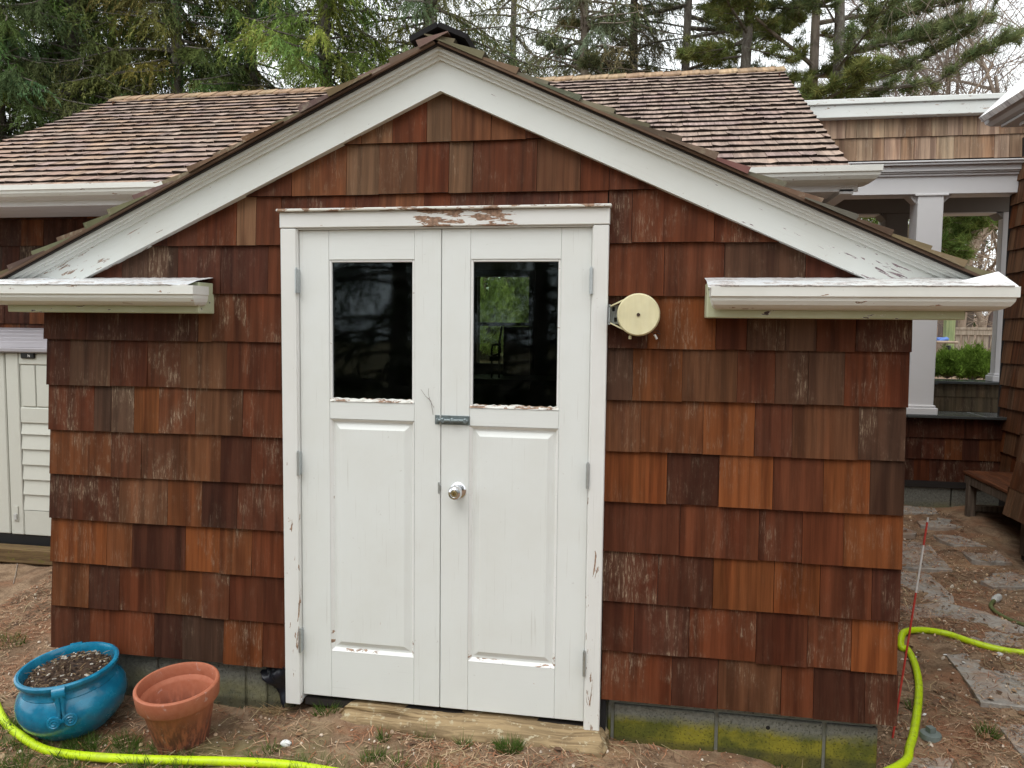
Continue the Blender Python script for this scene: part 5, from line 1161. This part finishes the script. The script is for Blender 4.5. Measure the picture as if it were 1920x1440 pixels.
pine('white_pine', 'bushy pine above the right end of the cottage ridge', tx(1400, 12.0), 12.0, 12, .13, [w3([(1400, 90), (1440, 100), (1480, 110)], 11.6), w3([(1400, 70), (1360, 90), (1300, 100)], 11.8)], (.15, .18, .065), auto=26, z0=3.6, z1=10, rad=2.5, dens=1.2)
pine('white_pine', 'tall blue green pine over the middle of the right roof slope', tx(1290, 15.0), 15.0, 14, .13, [], (.15, .18, .10), auto=26, z0=3.6, z1=11.5, rad=3.0, dens=1.05)
pine('white_pine', 'thick barked pine framed in the right breezeway opening', at(1877, 560, Y=10.5)[0], 10.5, 3.9, .15,
     [w3([(1905, 432), (1850, 424), (1800, 418), (1745, 410)], 10.3, -.1), w3([(1900, 400), (1860, 400), (1810, 402), (1770, 405)], 9.6), w3([(1890, 440), (1865, 425), (1850, 410)], 9.4), w3([(1895, 415), (1870, 418), (1845, 428), (1825, 436)], 9.8), w3([(1760, 398), (1800, 404), (1850, 408), (1885, 415)], 10.0), w3([(1740, 402), (1775, 412), (1810, 415)], 10.2), w3([(1700, 470), (1730, 460), (1765, 465), (1790, 478)], 10.0), w3([(1700, 440), (1735, 440), (1775, 455)], 10.6), w3([(1600, 402), (1630, 405), (1660, 420)], 10)], (.17, .26, .08), 'bark_tan', lean=.02, auto=6, z0=2.7, z1=3.7, rad=1.3, dens=1.6)
# bare trees
for i, (px, Y, h, lb, bk_, ln_) in enumerate([(1700, 19, 10, 'bare grey tree behind the plumed pine limbs', 'twig', (0, 0)), (1790, 22, 11, 'bare twiggy tree over the breezeway cap', 'twig', (.1, 0)), (1880, 17, 9.5, 'bare tree with ascending limbs at the upper right', 'twig', (.12, 0)), (1640, 24, 12, 'distant bare tree between the pine trunks', 'twig', (-.05, 0)),
     (880, 26, 12, 'faint leafless tree in the gap right of the gable peak', 'twig', (0, 0)), (700, 22, 11, 'leafless tree behind the spruces left of the peak', 'twig', (0, 0)), (60, 20, 10, 'leafless tree behind the spruces at the far left', 'twig', (0, 0)), (1960, 16, 10, 'thin bare tree leaning in at the upper right corner', 'bark_pale', (-.15, 0))]):
    bare('bare_tree', lb, tx(px, Y), Y, h, .075, bk_, 5, .62, 40+i, lean=ln_, minr=.0035)
for i, (px, Y, h, lb, ln_, wg_) in enumerate([(1800, 14.5, 6.0, 'tan twisted leafless tree filling the breezeway opening', (-.1, 0), .42), (1850, 16.5, 6.5, 'crooked tan bare tree beside the thick barked pine', (.1, 0), .5), (1735, 17, 6, 'gnarled bare tree seen between the breezeway columns', (.1, 0), .5)]):
    bare('crooked_tree', lb, at(px, 560, Y=Y)[0], Y, h, .085, 'bark_tan', 4, .9, 70+i, wig=wg_, lean=ln_, minr=.006)

# shrubs
def shrub(name, label, c, rx, ry, rz, n, col, L=.06, cat='shrub'):
    r0 = empty(name, c); tag(r0, label, cat); st = MB(); C, D, T = [], [], []
    for i in range(n):
        th = R.uniform(0, 6.28); ph = R.uniform(.0, 1.45); rr2 = R.uniform(.45, 1)**.5; lump = .75+.25*math.sin(th*3+1)*math.cos(ph*4)+.12*math.sin(th*7)
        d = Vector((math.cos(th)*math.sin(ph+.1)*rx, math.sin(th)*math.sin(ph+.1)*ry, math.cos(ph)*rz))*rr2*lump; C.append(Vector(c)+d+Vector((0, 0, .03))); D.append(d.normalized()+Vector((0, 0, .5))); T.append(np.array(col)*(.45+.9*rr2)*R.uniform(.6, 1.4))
        if i % 14 == 0: st.tube([Vector(c), Vector(c)+d*.5+Vector((0, 0, .05)), Vector(c)+d*.95], [.014, .009, .004], 4, False)
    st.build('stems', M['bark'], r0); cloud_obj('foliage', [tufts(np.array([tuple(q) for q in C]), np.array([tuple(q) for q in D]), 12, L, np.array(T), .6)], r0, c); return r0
J = lambda px, py, Y: tuple(at(px, py, Y=Y))
for px, lb, rx, rz, py in ((1776, 'low green juniper clump left, beside the column behind the slate cap', .34, .26, 708), (1822, 'tallest rounded juniper clump behind the slate cap before the fence', .36, .34, 712), (1862, 'small light juniper spray against the thin white column', .20, .15, 712)):
    shrub('juniper_shrub', lb, J(px, py, 6.75), rx, .4, rz, 1500 if rx > .3 else 600, (.13, .20, .035) if px != 1862 else (.16, .26, .05), .055)
for i, (px, Y, rz, lb, cl) in enumerate(((905, 11.0, 1.5, 'evergreen bush outside the rear window, on the left', (.24, .29, .10)), (985, 11.8, 1.9, 'taller evergreen bush outside the rear window, on the right', (.18, .21, .09)))):
    xx = at(px, 650, Y=Y)[0]; shrub('evergreen_shrub', lb, (xx, Y, gd(xx, Y)), 1.1, .9, rz, 2600, cl, .10)

# distant wood: one mass of thin trunks, brush and evergreen patches
P_, D_, L_, W_, T_ = [], [], [], [], []
n_ = 52000; xx = rng.uniform(-46, 60, n_); yy = rng.uniform(30, 46, n_); hh = rng.random(n_)**1.5*9.5*(.6+.4*np.sin(xx*.7)*np.sin(xx*.23+1)); zz = base_h(xx, yy)+hh
P_ = np.stack([xx, yy, zz], -1); D_ = rng.normal(size=(n_, 3))*np.array([1, 1, .7])+np.array([0, 0, .8]); ev = (np.sin(xx*.55)+np.sin(xx*.21+2)+rng.normal(size=n_)*.5) > .6
T_ = np.where(ev[:, None], np.array([[.060, .085, .035]]), np.array([[.20, .155, .125]]))*rng.uniform(.6, 1.4, (n_, 1))
pt_ = [tri_cloud(P_, D_, rng.uniform(.5, 1.5, n_), np.where(ev, .12, .035), T_)]
n2_ = 420; xx = rng.uniform(-46, 60, n2_); yy = rng.uniform(20, 44, n2_); pt_.append(tri_cloud(np.stack([xx, yy, base_h(xx, yy)-.2], -1), rng.normal(size=(n2_, 3))*.06+np.array([0, 0, 1]), rng.uniform(5, 11, n2_), rng.uniform(.14, .4, n2_), np.full((n2_, 3), .13)*rng.uniform(.6, 1.7, (n2_, 1))*np.array([1.1, .9, .75])))
o = cloud_obj('distant_wood', pt_, None, (0, 38, 0)); tag(o, 'brown and green mass of far woodland behind the garden', 'wood', kind='stuff')

# trees on the photographer's side of the yard (they darken the door panes)
src = spruce('hedge_tree', 'dark spruce at the near edge of the yard, first from the left', -6.5, -9.5, 9, 3.0, .3, 8.5, 150, .75, (.030, .045, .016), twigs=False, group='spruces across the yard')
for i, (x, y, sc2) in enumerate(((-3.6, -10.2, 1.05), (-1.0, -9.6, .95), (1.6, -10.3, 1.1), (4.2, -9.7, 1.0), (7.0, -10.4, 1.05), (-9.5, -9.8, 1.0))):
    c_ = src.copy(); COL.objects.link(c_); c_.location = (x, y, gd(x, y)); c_.scale = (sc2,)*3; c_['label'] = ['dark spruce at the near edge of the yard, second from the left', 'dark spruce at the near edge of the yard, third from the left', 'dark spruce at the near edge of the yard, behind the camera', 'dark spruce at the near edge of the yard, right of the camera', 'dark spruce at the near edge of the yard, last on the right', 'dark spruce at the far left corner of the near yard'][i]
    for q in src.children:
        d = q.copy(); COL.objects.link(d); d.parent = c_; d.matrix_parent_inverse = Matrix(); d.location = q.location-Vector((-6.5, -9.5, gd(-6.5, -9.5)))

# ------------------------------------------------------------------ ground litter
def scatter(n, x0, x1, y0, y1, reject=None):
    x = rng.uniform(x0, x1, n); y = rng.uniform(y0, y1, n)
    ok = ~((x > -1.62) & (x < 1.62) & (y > .03) & (y < 2.2)) & ~((y > -.10) & (y < .04) & (x > -.44) & (x < .64))
    if reject is not None: ok &= ~reject(x, y)
    return x[ok], y[ok]
def noise2(x, y, s=1.0, o=0.0): return np.sin(x*3.1*s+o)*np.sin(y*2.7*s+o*2)+.6*np.sin(x*7.3*s+y*4.1*s+o)+.4*np.sin(x*13*s-y*17*s+o*3)
def stone_z(x, y):
    z = np.full(len(x), -9.0)
    for P, zc in STONES:
        ins = np.zeros(len(x), bool); n = len(P)
        for i in range(n):
            (x0, y0), (x1, y1) = P[i], P[(i+1) % n]; k = ((y0 > y) != (y1 > y)) & (x < (x1-x0)*(y-y0)/(y1-y0+1e-12)+x0); ins ^= k
        z[ins] = zc+.003
    return z
def needles(name, n, area, lmin, lmax, w, cols, label, cat, patch=None, lift=.004, tilt=.18):
    x, y = scatter(n, *area)
    if patch is not None: k = patch(x, y) > rng.random(len(x)); x, y = x[k], y[k]
    m = len(x); a = rng.uniform(0, 2*np.pi, m); L = rng.uniform(lmin, lmax, m); d = np.stack([np.cos(a), np.sin(a), rng.normal(size=m)*tilt], -1)
    z = np.maximum(gh(x, y), stone_z(x, y))+lift+rng.random(m)*.006; c = np.stack([x, y, z], -1); s = np.stack([-np.sin(a), np.cos(a), np.zeros(m)], -1)*(w*rng.uniform(.6, 1.4, m))[:, None]/2
    bend = np.stack([-np.sin(a), np.cos(a), np.zeros(m)], -1)*(rng.normal(size=m)*.12*L)[:, None]
    A = c-d*L[:, None]/2; B = c+bend+np.array([0, 0, .002]); C = c+d*L[:, None]/2
    V = np.stack([A-s, A+s, B+s, B-s, B-s, B+s, C+s*.5, C-s*.5], 1).reshape(-1, 3); F = np.arange(len(V)).reshape(-1, 4)
    ci = rng.integers(0, len(cols), m); T = np.ones((m, 4)); T[:, :3] = np.array(cols)[ci]*rng.uniform(.7, 1.3, (m, 1)); T = np.repeat(T, 8, 0)
    o = quick(name, V, F, M['litter'], None, T); tag(o, label, cat, kind='stuff'); return o
needles('pine_needles', 130000, (-2.7, 3.3, -.75, 4.2), .025, .07, .0022, [(.36, .145, .075), (.42, .20, .11), (.20, .09, .05), (.58, .41, .27), (.10, .055, .035), (.40, .26, .16)], 'reddish fallen pine needles strewn over the soil', 'needles', lambda x, y: .55+.4*noise2(x, y, 1.1, 1))
needles('dry_grass', 8500, (-2.6, 3.2, -.7, 3.0), .05, .16, .0028, [(.42, .33, .19), (.34, .25, .14), (.25, .17, .09)], 'pale dry grass stalks lying on the soil', 'grass', lambda x, y: .35+.45*noise2(x, y, 1.7, 3), .006, .22)
def chips(name, n, area, s0_, s1_, cols, label, cat, patch=None, flat=.25, lift=.003):
    x, y = scatter(n, *area)
    if patch is not None: k = patch(x, y) > rng.random(len(x)); x, y = x[k], y[k]
    m = len(x); z = np.maximum(gh(x, y), stone_z(x, y))+lift; S = rng.uniform(0, 1, m)**2.2*(s1_-s0_)+s0_; a = rng.uniform(0, 6.28, m); V = []; F = []
    el = rng.uniform(.45, 1, m); ux = np.stack([np.cos(a), np.sin(a), rng.normal(size=m)*.2], -1)*S[:, None]; uy = np.stack([-np.sin(a), np.cos(a), rng.normal(size=m)*.2], -1)*(S*el)[:, None]; uz = np.zeros((m, 3)); uz[:, 2] = S*flat
    c = np.stack([x, y, z], -1); ring = []
    for k in range(6): t_ = k/6*6.283; jit = rng.uniform(.75, 1.15, (m, 1)); ring.append(c+(ux*math.cos(t_)+uy*math.sin(t_))*jit*.5)
    top = [c+uz+(r_-c)*.62 for r_ in ring]; V = np.stack(ring+top, 1).reshape(-1, 3); b = np.arange(m)[:, None]*12
    Q = np.concatenate([np.stack([b[:, 0]+k, b[:, 0]+(k+1) % 6, b[:, 0]+6+(k+1) % 6, b[:, 0]+6+k], -1) for k in range(6)]+[np.stack([b[:, 0]+6, b[:, 0]+7, b[:, 0]+8, b[:, 0]+9], -1), np.stack([b[:, 0]+6, b[:, 0]+9, b[:, 0]+10, b[:, 0]+11], -1)])
    T = np.ones((m, 4)); T[:, :3] = np.array(cols)[rng.integers(0, len(cols), m)]*rng.uniform(.75, 1.2, (m, 1)); T = np.repeat(T, 12, 0)
    o = quick(name, V, Q, M['litter'], None, T); tag(o, label, cat, kind='stuff'); return o
chips('gravel', 15000, (-2.7, 3.3, -.7, 4.2), .004, .022, [(.38, .28, .20), (.24, .16, .10), (.60, .50, .40), (.13, .085, .06), (.46, .32, .20), (.52, .36, .24)], 'small stones and wood crumbs scattered in the soil', 'gravel', flat=.3)
chips('leaf_litter', 2600, (-2.7, 3.3, -.7, 4.2), .012, .045, [(.26, .15, .08), (.18, .10, .055), (.36, .24, .14), (.12, .07, .045)], 'brown scraps of dead leaf and bark on the soil', 'leaf litter', lambda x, y: .35+.3*noise2(x, y, 1.9, 4)+.35*(x > 1.6), flat=.08, lift=.008)
chips('pale_pebbles', 420, (-2.7, 3.3, -.7, 3.5), .010, .030, [(.55, .50, .42), (.45, .38, .28), (.50, .36, .22)], 'pale rounded pebbles lying in the brown soil', 'pebbles', flat=.45)
chips('paint_flakes', 520, (-1.6, 3.2, -.62, 3.0), .005, .024, [(.78, .78, .76), (.70, .70, .66)], 'white flakes of old paint fallen on the soil', 'paint flakes', lambda x, y: .40+.35*noise2(x, y, 1.3, 5)+.5*np.exp(-((x-2.55)**2+(y-.95)**2)/.05), flat=.07, lift=.007)
for nm, (px, py), s_, lb in (('white_stone', (536, 1398), .022, 'largest white flake of stone lying right of the flower pot'), ('round_stone', (1440, 1424), .026, 'round tan stone by the foot of the mossy blocks'), ('quartz_pebble', (1543, 1430), .014, 'small white pebble below the mossy foundation blocks'), ('fieldstone', (430, 1312), .016, 'pale rounded stone between the flower pot and the shed wall'), ('path_pebble', (1874, 1229), .016, 'single white pebble on the path by the lime hose')):
    q = onground(px, py, 0); m_ = MB(); V = []; F = []
    for i in range(6):
        for j in range(10): th = math.pi*i/5; ph = 6.283*j/10; k = 1+R.uniform(-.12, .12); V.append((q.x+s_*k*math.sin(th)*math.cos(ph), q.y+s_*.8*k*math.sin(th)*math.sin(ph), q.z+s_*.35+s_*.6*math.cos(th)))
    F = [(i*10+j, i*10+(j+1) % 10, (i+1)*10+(j+1) % 10, (i+1)*10+j) for i in range(5) for j in range(10)]; cl = (.75, .75, .74, 0) if nm in ('white_stone', 'quartz_pebble', 'path_pebble') else (.50, .36, .24, 0)
    m_.add(V, F, tint=cl); tag(m_.build(nm, M['litter'], None, smooth='all'), lb, 'stone')
# grass
def grass(name, spots, label, blade=(.035, .09), cols=((.085, .15, .028), (.12, .17, .05), (.22, .20, .09))):
    P, D, L = [], [], []
    for x, y, r_, n in spots:
        rr2 = r_*np.sqrt(rng.random(n)); a = rng.uniform(0, 6.28, n); xs, ys = x+rr2*np.cos(a), y+rr2*np.sin(a)*.7; P.append(np.stack([xs, ys, gh(xs, ys)-.004], -1)); D.append(np.stack([np.cos(a)*.5+rng.normal(size=n)*.35, np.sin(a)*.5+rng.normal(size=n)*.35, np.ones(n)], -1)); L.append(rng.uniform(*blade, n)*(1.1-.5*rr2/r_))
    P, D, L = np.concatenate(P), np.concatenate(D), np.concatenate(L); k = ~((P[:, 0] > -1.62) & (P[:, 0] < 1.62) & (P[:, 1] > .035) & (P[:, 1] < 2.2)); P, D, L = P[k], D[k], L[k]; m = len(P)
    T = np.array(cols)[rng.choice(3, m, p=[.6, .28, .12])]*rng.uniform(.6, 1.35, (m, 1)); o = cloud_obj(name, [tri_cloud(P, D, L, rng.uniform(.0022, .0042, m), T)], None, (0, 0, 0)); tag(o, label, 'grass', kind='stuff'); return o
lawn = []
for i in range(420):
    x, y = R.uniform(-2.3, .05), R.uniform(-.72, -.26); w_ = 1-ss(x, -1.3, .1)*.7
    if R.random() < w_*(.55+.5*noise2(np.array([x]), np.array([y]), 1.5, 2)[0]): lawn.append((x, y, R.uniform(.02, .06), int(R.uniform(20, 70))))
og = lambda px, py: onground(px, py, 0)
for px, py, r_, n in ((150, 1402, .07, 420), (60, 1370, .05, 220), (240, 1400, .05, 200), (600, 1322, .035, 120), (612, 1335, .05, 160), (795, 1385, .03, 90), (955, 1408, .045, 380), (870, 1400, .02, 60), (720, 1390, .02, 50), (1850, 1378, .04, 150), (1712, 1330, .03, 50), (20, 1205, .08, 160), (1460, 1436, .02, 30), (345, 1428, .04, 70), (700, 1425, .05, 120), (760, 1345, .02, 40)):
    q = og(px, py); lawn.append((q.x, q.y, r_, n))
grass('grass_tufts', lawn, 'patches of short green grass around the planters and plank')
for px, py, lb in ((520, 1335, 'clump of dry straw by the foot of the left door casing'), (425, 1300, 'dry roots behind the flower pot against the foundation'), (345, 1408, 'dead stalks fanned out beside the foot of the flower pot')):
    q = og(px, py); n = 130; a = rng.uniform(0, 6.28, n); P = np.stack([q.x+rng.normal(size=n)*.03, q.y+rng.normal(size=n)*.02, np.full(n, q.z+.004)], -1); D = np.stack([np.cos(a), np.sin(a), rng.random(n)*.5], -1)
    o = cloud_obj('dead_stalks', [tri_cloud(P, D, rng.uniform(.04, .12, n), rng.uniform(.002, .0035, n), np.array([[.36, .26, .14]])*rng.uniform(.6, 1.2, (n, 1)))], None, tuple(q)); tag(o, lb, 'dead grass', kind='stuff')
for pts, lb in (([(300, 1405), (330, 1385), (372, 1362), (392, 1357)], 'long dry stick leaning on the soil left of the flower pot'), ([(25, 1094), (30, 1075), (33, 1062)], 'short twig on the bare soil left of the shed'), ([(1590, 1165), (1600, 1160)], 'dark')):
    if lb == 'dark': continue
    m_ = MB(); m_.tube([onground(a, b, .006) for a, b in pts], .0025, 5); tag(m_.build('stick', M['bark_pale'], None), lb, 'stick')
